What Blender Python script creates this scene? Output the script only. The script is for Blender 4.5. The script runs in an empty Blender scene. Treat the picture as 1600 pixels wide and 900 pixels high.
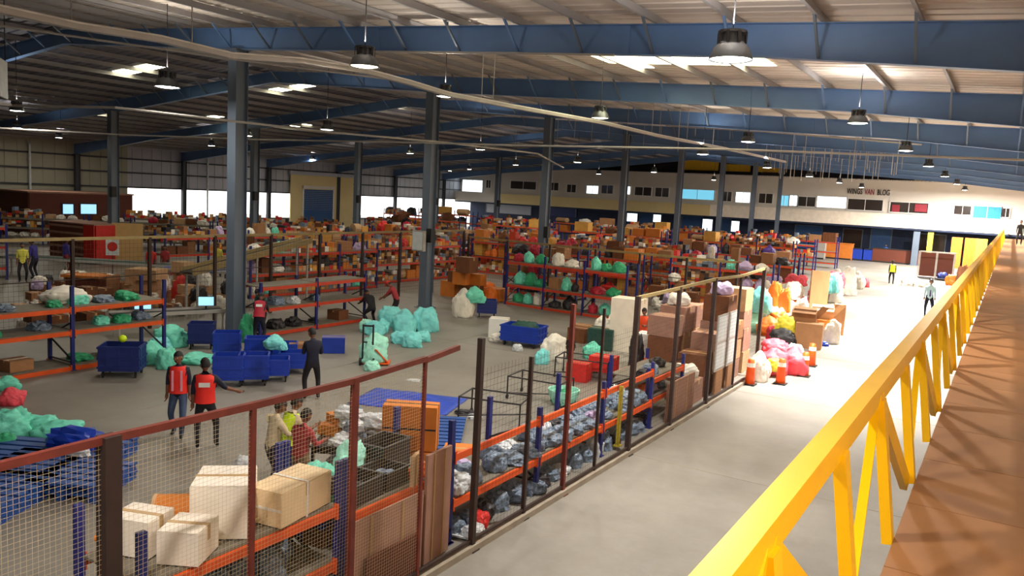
import bpy, bmesh, math, random
from mathutils import Vector, Matrix, noise
random.seed(7)
SC = bpy.context.scene
COL = SC.collection
# ------------------------------------------------------------------ camera
F = 1250.0; EYE = Vector((0, 0, 5.4))
_a = Vector((782, 108, -F)); _b = Vector((-218, 161, -F))
AY = _a.normalized(); AZ = _a.cross(_b).normalized()
if AZ.y < 0: AZ = -AZ
AX = AY.cross(AZ)
M3 = Matrix((AX, AY, AZ))                      # camera axes -> world axes
cam = bpy.data.cameras.new('camera'); camo = bpy.data.objects.new('camera', cam); COL.objects.link(camo)
cam.sensor_width = 36; cam.lens = 36 * F / 1600; cam.clip_end = 500; cam.clip_start = .05
camo.matrix_world = Matrix.Translation(EYE) @ M3.to_4x4(); SC.camera = camo
# ------------------------------------------------------------------ world and exposure
W = bpy.data.worlds.new('sky'); SC.world = W; W.use_nodes = True
W.node_tree.nodes['Background'].inputs[0].default_value = (1, .985, .95, 1)
W.node_tree.nodes['Background'].inputs[1].default_value = 3.0
SC.view_settings.view_transform = 'Standard'; SC.view_settings.look = 'None'
SC.view_settings.gamma = 1; SC.view_settings.use_curve_mapping = False
SC.view_settings.exposure = 0.0
try: SC.cycles.max_bounces = 6; SC.cycles.diffuse_bounces = 4
except Exception: pass
LAMP_W = 150          # watts of an ordinary high bay lamp
AISLE_W = 30000        # watts of the strong aisle lamps
SKYL = 9.0            # radiance of the daylight behind the translucent roof sheets

# ------------------------------------------------------------------ survey helpers: floor points from sight lines
def ray(px, py): return M3 @ Vector((px - 800, 450 - py, -F))
def G(px, py, z=0.0):
    r = ray(px, py); t = (z - EYE.z) / r.z; p = EYE + r * t; return p
def aX(px, py, X): r = ray(px, py); return EYE + r * (X / r.x)
def aY(px, py, Y): r = ray(px, py); return EYE + r * (Y / r.y)
def mpp(p):   # metres per sighted unit at p
    return -((M3.transposed() @ (Vector(p) - EYE)).z) / F
# ------------------------------------------------------------------ materials
def lin(c):
    c = c / 255
    return c / 12.92 if c <= .04045 else ((c + .055) / 1.055) ** 2.4
MATS = {}
def mat(name, rgb, rough=.6, metal=0., var=.12, scale=4., bump=0., emit=0, alpha=None, spec=.5):
    if name in MATS: return MATS[name]
    m = bpy.data.materials.new(name); m.use_nodes = True; nt = m.node_tree
    b = nt.nodes['Principled BSDF']; c = [lin(v) for v in rgb]
    b.inputs['Roughness'].default_value = rough; b.inputs['Metallic'].default_value = metal
    b.inputs['Specular IOR Level'].default_value = spec
    if emit:
        b.inputs['Base Color'].default_value = (*c, 1)
        b.inputs['Emission Color'].default_value = (*c, 1); b.inputs['Emission Strength'].default_value = emit
    elif var > 0:
        tc = nt.nodes.new('ShaderNodeTexCoord'); n = nt.nodes.new('ShaderNodeTexNoise')
        n.inputs['Scale'].default_value = scale; n.inputs['Detail'].default_value = 5
        nt.links.new(tc.outputs['Object'], n.inputs['Vector'])
        r = nt.nodes.new('ShaderNodeValToRGB'); e = r.color_ramp.elements
        e[0].position = .3; e[1].position = .72
        e[0].color = (*[v * (1 - var) for v in c], 1); e[1].color = (*[min(1, v * (1 + var)) for v in c], 1)
        nt.links.new(n.outputs['Fac'], r.inputs['Fac']); nt.links.new(r.outputs['Color'], b.inputs['Base Color'])
        if bump:
            bp = nt.nodes.new('ShaderNodeBump'); bp.inputs['Strength'].default_value = bump; bp.inputs['Distance'].default_value = .035
            nt.links.new(n.outputs['Fac'], bp.inputs['Height']); nt.links.new(bp.outputs['Normal'], b.inputs['Normal'])
    else: b.inputs['Base Color'].default_value = (*c, 1)
    if alpha is not None: b.inputs['Alpha'].default_value = alpha
    MATS[name] = m; return m
def floor_mat():
    m = bpy.data.materials.new('concrete'); m.use_nodes = True; nt = m.node_tree; b = nt.nodes['Principled BSDF']; L = nt.links.new
    tc = nt.nodes.new('ShaderNodeTexCoord')
    def N(s, d, r=.6):
        n = nt.nodes.new('ShaderNodeTexNoise'); n.inputs['Scale'].default_value = s; n.inputs['Detail'].default_value = d
        n.inputs['Roughness'].default_value = r; L(tc.outputs['Object'], n.inputs['Vector']); return n
    a = N(.28, 8, .62); a2 = N(1.9, 9, .75); r = nt.nodes.new('ShaderNodeValToRGB'); e = r.color_ramp.elements
    e[0].position = .3; e[0].color = (.15, .132, .108, 1); e[1].position = .7; e[1].color = (.31, .29, .255, 1)
    mx = nt.nodes.new('ShaderNodeMix'); mx.inputs[0].default_value = .35
    L(a.outputs['Fac'], mx.inputs[2]); L(a2.outputs['Fac'], mx.inputs[3]); L(mx.outputs[0], r.inputs['Fac'])
    L(r.outputs['Color'], b.inputs['Base Color'])
    rr = nt.nodes.new('ShaderNodeMapRange'); rr.inputs[3].default_value = .38; rr.inputs[4].default_value = .65
    L(a2.outputs['Fac'], rr.inputs[0]); L(rr.outputs[0], b.inputs['Roughness'])
    return m
CONC = floor_mat()
M = dict(
    beamblue=mat('painted blue steel', (96, 130, 178), .45, .0, .10, .8),
    colgrey=mat('blue grey column paint', (98, 110, 126), .45, 0, .10, .8),
    roof=mat('lit galvanised roof sheet', (212, 200, 190), .6, .0, .12, .5),
    roofshade=mat('shaded galvanised roof sheet', (104, 104, 118), .55, .0, .12, .5),  # same sheeting on both slopes; right one's light, left one's shade are in the colour
    purlin=mat('galvanised purlin', (158, 156, 158), .5, .0, .12, .8),
    wallsheet=mat('grey wall sheet', (188, 190, 200), .6, 0, .08, .5),
    wallside=mat('grey green wall sheet', (168, 166, 146), .6, 0, .08, .5),
    girt=mat('dark girt steel', (58, 60, 66), .6), blockwhite=mat('whitewashed wall', (222, 215, 205), .8, 0, .05, .5),
    cream=mat('cream wall', (228, 206, 150), .8, 0, .06, .4), yellowwall=mat('yellow fascia paint', (214, 172, 40), .6),
    navy=mat('dark blue ground floor wall', (30, 44, 74), .7), doorblue=mat('blue door', (44, 86, 140), .5),
    darkglass=mat('dark window glass', (58, 50, 46), .12, 0, .1, 1), litglass=mat('window lit from inside', (235, 250, 255), .3, emit=2.2),
    cyanglass=mat('window with cyan blind lit from inside', (120, 205, 235), .3, emit=.9),
    bluepane=mat('blue poster print', (30, 150, 205), .5), redprint=mat('red print', (150, 40, 55), .5),
    yellow=mat('yellow railing paint', (246, 192, 4), .38, 0, .06, 2), deck=mat('brown chequered deck paint', (150, 104, 64), .62, 0, .22, 1.2),
    rust=mat('red oxide fence steel', (108, 42, 30), .6, .0, .25, 6), brownsteel=mat('brown fence steel', (52, 34, 28), .6, 0, .2, 5),
    wire=mat('galvanised fence wire', (206, 186, 152), .5, 0, 0), khaki=mat('khaki rail paint', (150, 130, 84), .6),
    upright=mat('blue rack steel', (28, 38, 112), .45), beam=mat('orange rack beam', (226, 86, 22), .5, 0, .1, 3),
    redbeam=mat('red orange rack beam', (196, 60, 30), .5, 0, .1, 3), board=mat('grey shelf board', (120, 112, 98), .75, 0, .2, 3),
    carton=mat('brown cardboard', (158, 112, 74), .85, 0, .12, 3), cartonlight=mat('light cardboard', (190, 152, 112), .85, 0, .1, 3),
    cartonorange=mat('orange cardboard', (204, 118, 40), .8, 0, .1, 3), cartondark=mat('dark cardboard', (112, 66, 36), .85, 0, .15, 3),
    cartonyellow=mat('yellow cardboard', (210, 156, 72), .8, 0, .1, 3), cream_c=mat('cream wrapped carton', (244, 232, 216), .75, 0, .08, 3),
    tape=mat('parcel tape', (188, 150, 96), .35), whiteplastic=mat('white plastic', (232, 230, 226), .5, 0, .05, 3),
    mint=mat('mint woven sack', (112, 218, 192), .55, 0, .14, 5, .9), mintpale=mat('pale mint sack', (165, 236, 214), .55, 0, .12, 5, .9),
    aqua=mat('aqua sack', (128, 224, 224), .55, 0, .14, 5, .9), green=mat('green cloth sack', (50, 160, 112), .7, 0, .2, 5, .9),
    whitesack=mat('white woven sack', (228, 222, 210), .7, 0, .1, 5, .9), pink=mat('pink red sack', (232, 78, 92), .6, 0, .15, 5, .9),
    red=mat('red cloth', (206, 40, 34), .6, 0, .12, 4), crimson=mat('crimson sack', (176, 28, 52), .6, 0, .15, 4),
    greypoly=mat('grey blue polybag', (112, 128, 148), .3, 0, .35, 6, .9), whitepoly=mat('white polybag', (206, 210, 214), .32, 0, .2, 6, .9),
    lilac=mat('lilac sack', (186, 166, 202), .6, 0, .15, 4, .3), purple=mat('purple bag', (74, 46, 130), .5), yellowbag=mat('yellow bag', (224, 208, 60), .5),
    orangebag=mat('orange bag', (238, 120, 30), .5, 0, .1, 4), darkbag=mat('dark bag', (38, 34, 38), .55, 0, .2, 4), darkgreen=mat('dark green net bag', (28, 70, 62), .7, 0, .3, 12),
    blueplastic=mat('blue plastic', (22, 58, 168), .4, 0, .12, 3), navyplastic=mat('dark blue plastic', (26, 42, 112), .42, 0, .12, 3),
    palletblue=mat('blue pallet plastic', (34, 76, 146), .5, 0, .15, 4), tarp=mat('blue tarpaulin', (30, 66, 176), .5, 0, .2, 2, .9),
    black=mat('black rubber', (22, 22, 24), .6, 0, 0), darksteel=mat('dark steel', (46, 44, 46), .5, .3, .1, 3), greysteel=mat('grey conduit steel', (176, 172, 166), .45, .2, .08, 3),
    lampbody=mat('lamp housing', (84, 88, 92), .35, .5, 0), lampglow=mat('glowing lamp lens', (255, 250, 240), .3, emit=22),
    lampdim=mat('dim lamp lens', (255, 240, 205), .3, emit=6), skylight=mat('translucent roof sheet', (255, 248, 205), .4, emit=SKYL),
    cone=mat('orange cone plastic', (246, 88, 14), .45, 0, .06, 3), conewhite=mat('white reflective band', (246, 240, 226), .4),
    screen=mat('monitor screen glow', (150, 205, 240), .3, emit=1.3), signwhite=mat('sign board white', (206, 212, 214), .5), signgreen=mat('sign green', (96, 132, 112), .5),
    plywood=mat('plywood board', (206, 168, 110), .7, 0, .1, 2), brownwall=mat('brown cabin panel', (96, 42, 22), .7, 0, .1, 1), redpanel=mat('bright red panel', (196, 30, 18), .6),
    skin=mat('brown skin', (126, 80, 58), .55, 0, .05, 5), hair=mat('black hair', (18, 15, 14), .7, 0, .1, 20), denim=mat('blue denim', (62, 78, 108), .8, 0, .15, 8),
    blackcloth=mat('black trousers cloth', (28, 26, 30), .85, 0, .15, 6), navycloth=mat('navy cloth', (22, 24, 44), .8, 0, .15, 6), beigecloth=mat('beige checked cloth', (214, 196, 160), .8, 0, .1, 14),
    khakicloth=mat('khaki cloth', (122, 98, 72), .85, 0, .12, 6), maroon=mat('maroon cloth', (158, 44, 52), .8, 0, .1, 6), redvest=mat('red safety vest', (236, 42, 28), .6, 0, .06, 6),
    hiviz=mat('fluorescent yellow vest', (214, 250, 20), .55, 0, .04, 6), orangevest=mat('orange safety vest', (238, 76, 26), .6, 0, .06, 6), paleblue=mat('pale blue shirt', (190, 224, 236), .8, 0, .05, 6),
    pinkstripe=mat('pale pink reflective strip', (244, 170, 186), .4), yellowcloth=mat('yellow shirt', (220, 214, 90), .8), bluecloth=mat('violet blue shirt', (56, 48, 130), .8), shoe=mat('black shoe leather', (20, 18, 18), .4),
    teal=mat('teal cloth', (60, 150, 140), .7), greencloth=mat('dark green felt cover', (40, 74, 66), .8), stone=mat('kerb concrete', (150, 138, 122), .85, 0, .15, 3),
)
# ------------------------------------------------------------------ mesh builder
class MB:
    def __init__(s): s.v = []; s.f = []; s.m = []
    def add(s, vs, fs, mi=0):
        o = len(s.v); s.v += [tuple(v) for v in vs]; s.f += [tuple(i + o for i in f) for f in fs]; s.m += [mi] * len(fs); return s
    def box(s, c, d, rz=0, mi=0, mtx=None):
        x, y, z = [k / 2 for k in d]
        vs = [Vector((a * x, b * y, e * z)) for e in (-1, 1) for a, b in ((-1, -1), (1, -1), (1, 1), (-1, 1))]
        if rz: R = Matrix.Rotation(rz, 3, 'Z'); vs = [R @ v for v in vs]
        if mtx: vs = [mtx @ v for v in vs]
        c = Vector(c); vs = [v + c for v in vs]
        return s.add(vs, [(3, 2, 1, 0), (4, 5, 6, 7), (0, 1, 5, 4), (1, 2, 6, 5), (2, 3, 7, 6), (3, 0, 4, 7)], mi)
    def bar(s, p, q, w, h=None, mi=0, up=(0, 0, 1)):     # rectangular bar from p to q
        p = Vector(p); q = Vector(q); h = h or w; d = (q - p); u = Vector(up)
        if abs(d.normalized().dot(u)) > .98: u = Vector((0, 1, 0))
        a = d.cross(u).normalized() * w / 2; b = a.cross(d).normalized() * h / 2
        vs = [p - a - b, p + a - b, p + a + b, p - a + b, q - a - b, q + a - b, q + a + b, q - a + b]
        return s.add(vs, [(3, 2, 1, 0), (4, 5, 6, 7), (0, 1, 5, 4), (1, 2, 6, 5), (2, 3, 7, 6), (3, 0, 4, 7)], mi)
    def tube(s, pts, r, n=8, mi=0):
        pts = [Vector(p) for p in pts]; rs = r if isinstance(r, (list, tuple)) else [r] * len(pts); vs = []; fs = []
        for i, p in enumerate(pts):
            d = (pts[min(i + 1, len(pts) - 1)] - pts[max(i - 1, 0)]).normalized()
            u = Vector((0, 0, 1)) if abs(d.z) < .9 else Vector((1, 0, 0)); a = d.cross(u).normalized(); b = d.cross(a)
            vs += [p + (a * math.cos(t * math.tau / n) + b * math.sin(t * math.tau / n)) * rs[i] for t in range(n)]
        for i in range(len(pts) - 1):
            fs += [(i * n + t, i * n + (t + 1) % n, (i + 1) * n + (t + 1) % n, (i + 1) * n + t) for t in range(n)]
        fs += [tuple(range(n)), tuple((len(pts) - 1) * n + t for t in reversed(range(n)))]
        return s.add(vs, fs, mi)
    def loft(s, rings, n=12, mi=0, cap=True):           # rings: (cx,cy,cz,rx,ry)
        vs = []; fs = []
        for cx, cy, cz, rx, ry in rings: vs += [(cx + rx * math.cos(t * math.tau / n), cy + ry * math.sin(t * math.tau / n), cz) for t in range(n)]
        for i in range(len(rings) - 1): fs += [(i * n + t, i * n + (t + 1) % n, (i + 1) * n + (t + 1) % n, (i + 1) * n + t) for t in range(n)]
        if cap: fs += [tuple(reversed(range(n))), tuple((len(rings) - 1) * n + t for t in range(n))]
        return s.add(vs, fs, mi)
    def mesh(s, name, smooth=False):
        me = bpy.data.meshes.new(name); me.from_pydata(s.v, [], s.f)
        if any(s.m): me.polygons.foreach_set('material_index', s.m)
        if smooth: me.polygons.foreach_set('use_smooth', [True] * len(s.f))
        me.update(); return me
def link(name, me, mats, parent=None, loc=(0, 0, 0), rot=(0, 0, 0), scale=(1, 1, 1)):
    if isinstance(me, MB): me = me.mesh(name)
    o = bpy.data.objects.new(name, me); COL.objects.link(o); o.parent = parent
    o.location = loc; o.rotation_euler = rot; o.scale = scale
    if not isinstance(mats, (list, tuple)): mats = [mats]
    while len(me.materials) < len(mats): me.materials.append(None)
    for i, m in enumerate(mats):
        o.material_slots[i].link = 'OBJECT'; o.material_slots[i].material = m
    return o
def tag(o, label=None, cat=None, group=None, kind=None):
    if label: o['label'] = label
    if cat: o['category'] = cat
    if group: o['group'] = group
    if kind: o['kind'] = kind
    return o
def thing(name, label, cat, loc=(0, 0, 0), rz=0, group=None):
    o = bpy.data.objects.new(name, None); COL.objects.link(o); o.location = loc; o.rotation_euler = (0, 0, rz); o.empty_display_size = .1
    return tag(o, label, cat, group)
def struct(name, me=None, mats=None, loc=(0, 0, 0)):
    if me is None: o = bpy.data.objects.new(name, None); COL.objects.link(o)
    else: o = link(name, me, mats, None, loc)
    o['kind'] = 'structure'; return o
def copy_tree(o, parent=None):
    c = o.copy(); COL.objects.link(c); c.parent = parent
    for ch in o.children: copy_tree(ch, c)
    return c
# ================================================================== SETTING
RIDGE = -32.4; XL = -69.0; XR = 2.6; YB = 96.0; YF = -6.0
def zr(X): return 9.06 - .054 * X if X > RIDGE else 10.81 - .09 * (RIDGE - X)
def interp(X, t):
    for (a, va), (b, vb) in zip(t, t[1:]):
        if b <= X <= a: return va + (vb - va) * (X - a) / (b - a)
    return t[-1][1]
def depth(X): return interp(X, [(5, 1.1), (0, .92), (-5, .7), (-22, .66), (-32.4, .52), (-45, .7), (-58, .5), (-70, .9)])
FRAMES = [18.1 + 10.5 * k for k in range(8)]
struct('floor', MB().box(((XL - 30 + XR + 8) / 2, 46, -.1), (XR + 8 - XL + 30, 122, .2)), CONC)
# floor saw-cut joints as shallow dark strips of sealant
j = struct('trim_1'); 
for k in range(12): link('floor_joint', MB().box((-33, 8 + 7.5 * k, .002), (70, .018, .004)), M['stone'], j)
for x in (-3.2, -9.8, -16.5, -30): link('floor_joint', MB().box((x, 48, .002), (.018, 95, .004)), M['stone'], j)
# roof
ceil = struct('ceiling')
def sheet(x0, x1, w=1.05):
    m = MB(); prof = [(0, 0), (.10, 0), (.14, .05), (.20, .05), (.24, 0), (.62, 0), (.66, .05), (.72, .05), (.76, 0), (w, 0)]
    vs = [(x, y, zr(x) + .24 + z) for x in (x0, x1) for y, z in prof]; n = len(prof)
    m.add(vs, [(i, i + 1, n + i + 1, n + i) for i in range(n - 1)]); return m.mesh('roof_sheet')
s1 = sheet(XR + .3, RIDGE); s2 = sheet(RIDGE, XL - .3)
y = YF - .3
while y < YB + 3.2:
    link('roof_sheet', s1, M['roof'], ceil, (0, y, 0)); link('roof_sheet', s2, M['roofshade'], ceil, (0, y, 0)); y += 1.05
pm = MB().box((0, 46, .1), (.012, 108, .2)).box((.035, 46, .008), (.07, 108, .014)).box((-.035, 46, .192), (.07, 108, .014)).mesh('purlin')
PX = []; x = -.1
while x > XL + 1: PX.append(x); x -= 1.87
for x in PX: link('purlin', pm, M['purlin'], ceil, (x, 0, zr(x) + .02))
# steel frames: a tapered rafter with its flange braces
for k, Y in enumerate(FRAMES):
    t = thing('roof_beam', 'tapered blue steel roof beam, ' + ['nearest of the row, passing behind the big round lamp', 'second from the camera', 'third from the camera', 'fourth from the camera', 'fifth from the camera', 'sixth from the camera', 'seventh from the camera', 'farthest, just in front of the office balcony'][k], 'roof beam', (0, Y, 0))
    xs = [XR, 0, -3, -5, -10, -16, -22, -27, RIDGE, -38, -45, -51, -58, -64, XL]; web = MB(); bot = MB(); top = MB()
    for a, b in zip(xs, xs[1:]):
        za, zb = zr(a), zr(b); ba, bb = za - depth(a), zb - depth(b)
        web.add([(a, -.006, ba), (b, -.006, bb), (b, -.006, zb), (a, -.006, za), (a, .006, ba), (b, .006, bb), (b, .006, zb), (a, .006, za)], [(0, 1, 2, 3), (7, 6, 5, 4), (0, 4, 5, 1), (3, 2, 6, 7)])
        bot.bar((a, 0, ba), (b, 0, bb), .25, .018); top.bar((a, 0, za), (b, 0, zb), .25, .018)
    for x in (-8.3, -16.2, -27.2, -39, -52): web.bar((x, -.02, zr(x) - depth(x)), (x, -.02, zr(x)), .2, .03, up=(0, 1, 0))
    link('web', web, M['beamblue'], t); link('bottom_flange', bot, M['beamblue'], t); link('top_flange', top, M['beamblue'], t)
    if k < 5:
        for i, x in enumerate(PX):
            if x < -48 or (k > 2 and i % 2): continue
            link('flange_brace', MB().bar((x, -.8, zr(x) + .05), (x, -.03, zr(x) - depth(x) + .03), .055, .055), M['colgrey' if i % 3 else 'beamblue'], t)
# columns
def column(x, Y, h, label, w=.46, group=None, boxz=None, m='colgrey'):
    t = thing('steel_column', label, 'column', (x, Y, 0), 0, group)
    link('shaft', MB().box((0, 0, h / 2), (.014, w - .03, h)).box((0, w / 2 - .01, h / 2), (w * .82, .02, h)).box((0, -w / 2 + .01, h / 2), (w * .82, .02, h)).box((w * .18, 0, h / 2), (.012, w - .04, h)), M[m], t)
    link('base_plate', MB().box((0, 0, .015), (w + .2, w + .2, .03)).box((.25, .25, .05), (.04, .04, .06)).box((-.25, .25, .05), (.04, .04, .06)).box((.25, -.25, .05), (.04, .04, .06)).box((-.25, -.25, .05), (.04, .04, .06)), M[m], t)
    link('cap_plate', MB().box((0, 0, h + .012), (w, w + .1, .024)), M[m], t)
    if boxz: link('speaker_box', MB().box((w / 2 + .1, -w / 2, boxz), (.26, .3, .62)).box((w / 2 + .1, -w / 2 - .16, boxz), (.2, .02, .5)), M['black'], t)
    return t
nm = ['nearest steel column, standing among the blue crates', 'second steel column, beside the pile of aqua sacks', 'third steel column of the main row, behind the crimson sacks', 'fourth steel column of the main row', 'fifth steel column of the main row', 'sixth steel column of the main row', 'seventh steel column of the main row', 'farthest steel column of the main row, before the office windows']
for k, Y in enumerate(FRAMES): column(-22.2, Y, zr(-22.2) - depth(-22.2) - .03, nm[k], .5 if k < 3 else .46, boxz=(3.3 if k in (1, 2) else None) )
nm = ['first visible column of the left row, at the picture edge', 'second column of the left row, in front of the bright wall opening', 'third column of the left row, with grey box and red stripe', 'fourth column of the left row, right of the blue shutter', 'fifth column of the left row', 'sixth column of the left row']
for k, Y in enumerate(FRAMES[1:7]): column(-45.6, Y - .4, zr(-45.6) - depth(-45.6) - .03, nm[k] if k else 'grey steel column of the left row at the left picture edge', .5, boxz=4.2)
p = thing('electrical_panel', 'pale grey electrical panel fixed to the second steel column', 'electrical panel', (-22.2, 28.1, 2.6))
link('cabinet', MB().box((0, -.12, .45), (.62, .2, .9)), M['greysteel'], p); link('door', MB().box((0, -.23, .45), (.54, .02, .8)), M['signwhite'], p)
link('bracket', MB().box((0, .1, .45), (.3, .2, .1)), M['darksteel'], p)
# left wall
wl = struct('wall_left')
def wbox(name, y0, y1, z0, z1, m, X=XL, d=.08, parent=wl): return link(name, MB().box((X, (y0 + y1) / 2, (z0 + z1) / 2), (d, y1 - y0, z1 - z0)), M[m], parent)
y = YF
while y < 97.4:
    low = 1.2 if (43 < y < 62.6 or y > 73.5) else 4.0
    sm = MB().box((XL, y + 1.0, (4.0 + 7.76) / 2), (.06, 2.0, 3.76)).box((XL + .05, y + .5, 5.8), (.05, .12, 3.6)).box((XL + .05, y + 1.5, 5.8), (.05, .12, 3.6))
    link('wall_sheet', sm, M['wallside' if y < 43 else 'wallsheet'], wl)
    link('wall_sheet', MB().box((XL, y + 1.0, low / 2), (.06, 2.0, low)), M['wallside' if y < 43 else 'blockwhite'], wl); y += 2.0
for z in (4.02, 5.35, 6.6): wbox('girt', YF, 98, z - .07, z + .07, 'girt', XL + .12, .16)
wbox('sill', 43, 98, 1.14, 1.26, 'girt', XL + .1, .2)
for k, Y in enumerate(FRAMES): column(XL + .45, Y, zr(XL + .45) - depth(XL + .45) - .03, 'dark wall column against the left wall, ' + ['out at the far left', 'behind the brown cabin', 'right of the brown cabin', 'between the bright openings', 'left of the cream panel', 'right of the cream panel', 'second right of the cream panel', 'in the far corner'][k], .4, m='girt')
for k, Y in enumerate((35.2, 52.3)):
    tag(link('drain_pipe', MB().tube([(XL + .45, Y, .1), (XL + .45, Y, 7.2)], .09, 10).tube([(XL + .45, Y, 7.2), (XL + .1, Y, 7.5)], .09, 8).box((XL + .3, Y, 3), (.3, .22, .05)).box((XL + .3, Y, 6), (.3, .22, .05)), M['signwhite']), ['pale drain pipe on the wall above the brown cabin', 'pale drain pipe crossing the bright wall opening'][k], 'drain pipe')
# cream panel with the blue roller shutter
wp = struct('door_1'); wbox('panel', 63.2, 73.2, 0, 6.1, 'cream', XL + .4, .12, wp); wbox('lintel', 63, 73.4, 6.1, 6.5, 'wallsheet', XL + .45, .3, wp)
for i in range(12): link('shutter_slat', MB().box((XL + .5, 67.4, 2.1 + .21 * i), (.06, 4.6, .19)), M['doorblue'], wp)
wbox('shutter_frame', 64.9, 65.1, 0, 4.8, 'whiteplastic', XL + .5, .14, wp); wbox('shutter_frame', 69.7, 69.9, 0, 4.8, 'whiteplastic', XL + .5, .14, wp); wbox('shutter_box', 64.9, 69.9, 4.6, 4.95, 'blockwhite', XL + .55, .3, wp); wbox('shutter_leaf', 65.1, 69.7, 0, 2.0, 'doorblue', XL + .48, .05, wp)
# right and front walls (out of view) and back wall
struct('wall_right', MB().box((XR + .05, 46, 4.6), (.1, 104, 9.2)), M['blockwhite'])
struct('wall_front', MB().box(((XL + XR) / 2, YF, 5.4), (XR - XL, .1, 10.9)), M['wallsheet'])
wb = struct('wall_back')
link('ground_wall', MB().box((-33.2, 99, 1.9), (71.6, .2, 3.8)), M['navy'], wb)
link('upper_wall', MB().box((-33.2, 96.2, 6.55), (71.6, .3, 4.7)), M['blockwhite'], wb)
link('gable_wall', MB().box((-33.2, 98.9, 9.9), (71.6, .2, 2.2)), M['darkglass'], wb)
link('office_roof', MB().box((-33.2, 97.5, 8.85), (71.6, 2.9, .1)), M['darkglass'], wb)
link('balcony_slab', MB().box((-33.2, 96.9, 3.75), (71.6, 4.0, .22)), M['navy'], wb)
link('parapet', MB().box((-14, 94.9, 4.5), (34.0, .16, 1.35)).box((-14, 94.9, 5.2), (34.0, .26, .07)), M['cream_c'], wb)
link('parapet', MB().box((-46, 94.9, 4.45), (30.0, .16, 1.25)).box((-46, 94.9, 5.1), (30.0, .26, .07)), M['cream'], wb)
link('parapet', MB().box((-65, 94.9, 4.5), (8.0, .16, 1.35)), M['blockwhite'], wb)
def back_rect(name, x0, y0, x1, y1, m, Y, d=.1, parent=None):
    a = aY(x0, y0, Y); b = aY(x1, y1, Y); zc = (a.z + b.z) / 2; cx = (a.x + b.x) / 2
    mid = aY((x0 + x1) / 2, y0, Y).z; mid2 = aY((x0 + x1) / 2, y1, Y).z
    return link(name, MB().box((cx, Y, (mid + mid2) / 2), (abs(b.x - a.x), d, abs(mid - mid2))), M[m], parent), cx, (mid + mid2) / 2, abs(b.x - a.x), abs(mid - mid2)
wins = [(1247, 307, 1274, 323, 'darkglass'), (1277, 307, 1322, 325, 'litglass'), (1325, 311, 1379, 329, 'darkglass'), (1391, 316, 1450, 333, 'darkglass'), (1491, 321, 1517, 336, 'darkglass'), (1521, 322, 1564, 342, 'bluepane'), (1566, 325, 1577, 340, 'darkglass'),
        (1218, 305, 1232, 322, 'cyanglass'), (1234, 305, 1246, 322, 'litglass'), (1186, 302, 1207, 318, 'darkglass'), (1150, 300, 1172, 317, 'litglass'), (1130, 299, 1143, 315, 'darkglass'), (1064, 296, 1116, 312, 'cyanglass'), (1024, 293, 1045, 308, 'darkglass'), (992, 292, 1018, 306, 'darkglass'), (975, 291, 985, 304, 'litglass'), (940, 289, 958, 303, 'darkglass'), (917, 290, 935, 303, 'litglass'), (886, 288, 900, 301, 'darkglass'), (858, 285, 873, 298, 'darkglass'), (798, 283, 838, 296, 'darkglass'), (760, 281, 767, 294, 'darkglass'), (723, 281, 754, 300, 'litglass')]
for i, (x0, y0, x1, y1, m) in enumerate(wins):
    w = struct('window_%d' % (i + 1)); pane, cx, cz, ww, hh = back_rect('pane', x0, y0, x1, y1, m, 95.98, .04, w)
    link('window_frame', MB().box((cx, 95.96, cz + hh / 2), (ww + .16, .14, .1)).box((cx, 95.96, cz - hh / 2), (ww + .16, .14, .1)).box((cx - ww / 2, 95.96, cz), (.1, .14, hh)).box((cx + ww / 2, 95.96, cz), (.1, .14, hh)).box((cx, 95.96, cz), (.06, .1, hh)), M['whiteplastic'], w)
tag(back_rect('wall_poster', 1394, 320, 1405, 331, 'redprint', 95.9, .03)[0], 'left red poster in the long dark office window', 'poster')
tag(back_rect('wall_poster', 1430, 319, 1448, 331, 'redprint', 95.9, .03)[0], 'wider red poster at the right end of the long dark office window', 'poster')
for i, (x0, y0, x1, y1) in enumerate([(1128, 257, 1172, 268), (1183, 255, 1216, 269), (1066, 250, 1122, 266), (1430, 274, 1502, 283)]):
    back_rect('fascia_board', x0, y0, x1, y1, 'yellowwall', 97.6, .2, wb); ('yellow fascia board above the office wall, ' + ['between the sixth and seventh columns', 'between the seventh and last columns', 'left of the sixth column', 'at the right above the lit white wall'][i])
# the ground floor below the balcony: doors and lit openings
for i, (x0, y0, x1, y1, m) in enumerate([(1066, 337, 1096, 366, 'doorblue'), (1098, 342, 1113, 360, 'litglass'), (1120, 341, 1140, 368, 'doorblue'), (1143, 345, 1155, 362, 'litglass'), (980, 333, 996, 346, 'litglass'), (1000, 331, 1019, 350, 'doorblue'), (1021, 335, 1033, 347, 'litglass'), (1243, 352, 1282, 388, 'doorblue'), (1362, 357, 1390, 398, 'doorblue'), (1318, 358, 1345, 392, 'darkglass'), (1436, 366, 1475, 400, 'darkglass'), (850, 322, 900, 338, 'navyplastic'), (760, 320, 830, 334, 'wallsheet')]):
    w = struct(('door_%d' % (i + 2)) if 'door' in m else 'window_%d' % (i + 40)); _, cx, cz, ww, hh = back_rect('leaf', x0, y0, x1, y1, m, 98.86, .06, w)
    link('door_frame', MB().box((cx, 98.84, cz + hh / 2), (ww + .1, .14, .1)).box((cx - ww / 2, 98.84, cz), (.1, .14, hh)).box((cx + ww / 2, 98.84, cz), (.1, .14, hh)), M['colgrey'], w)
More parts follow.
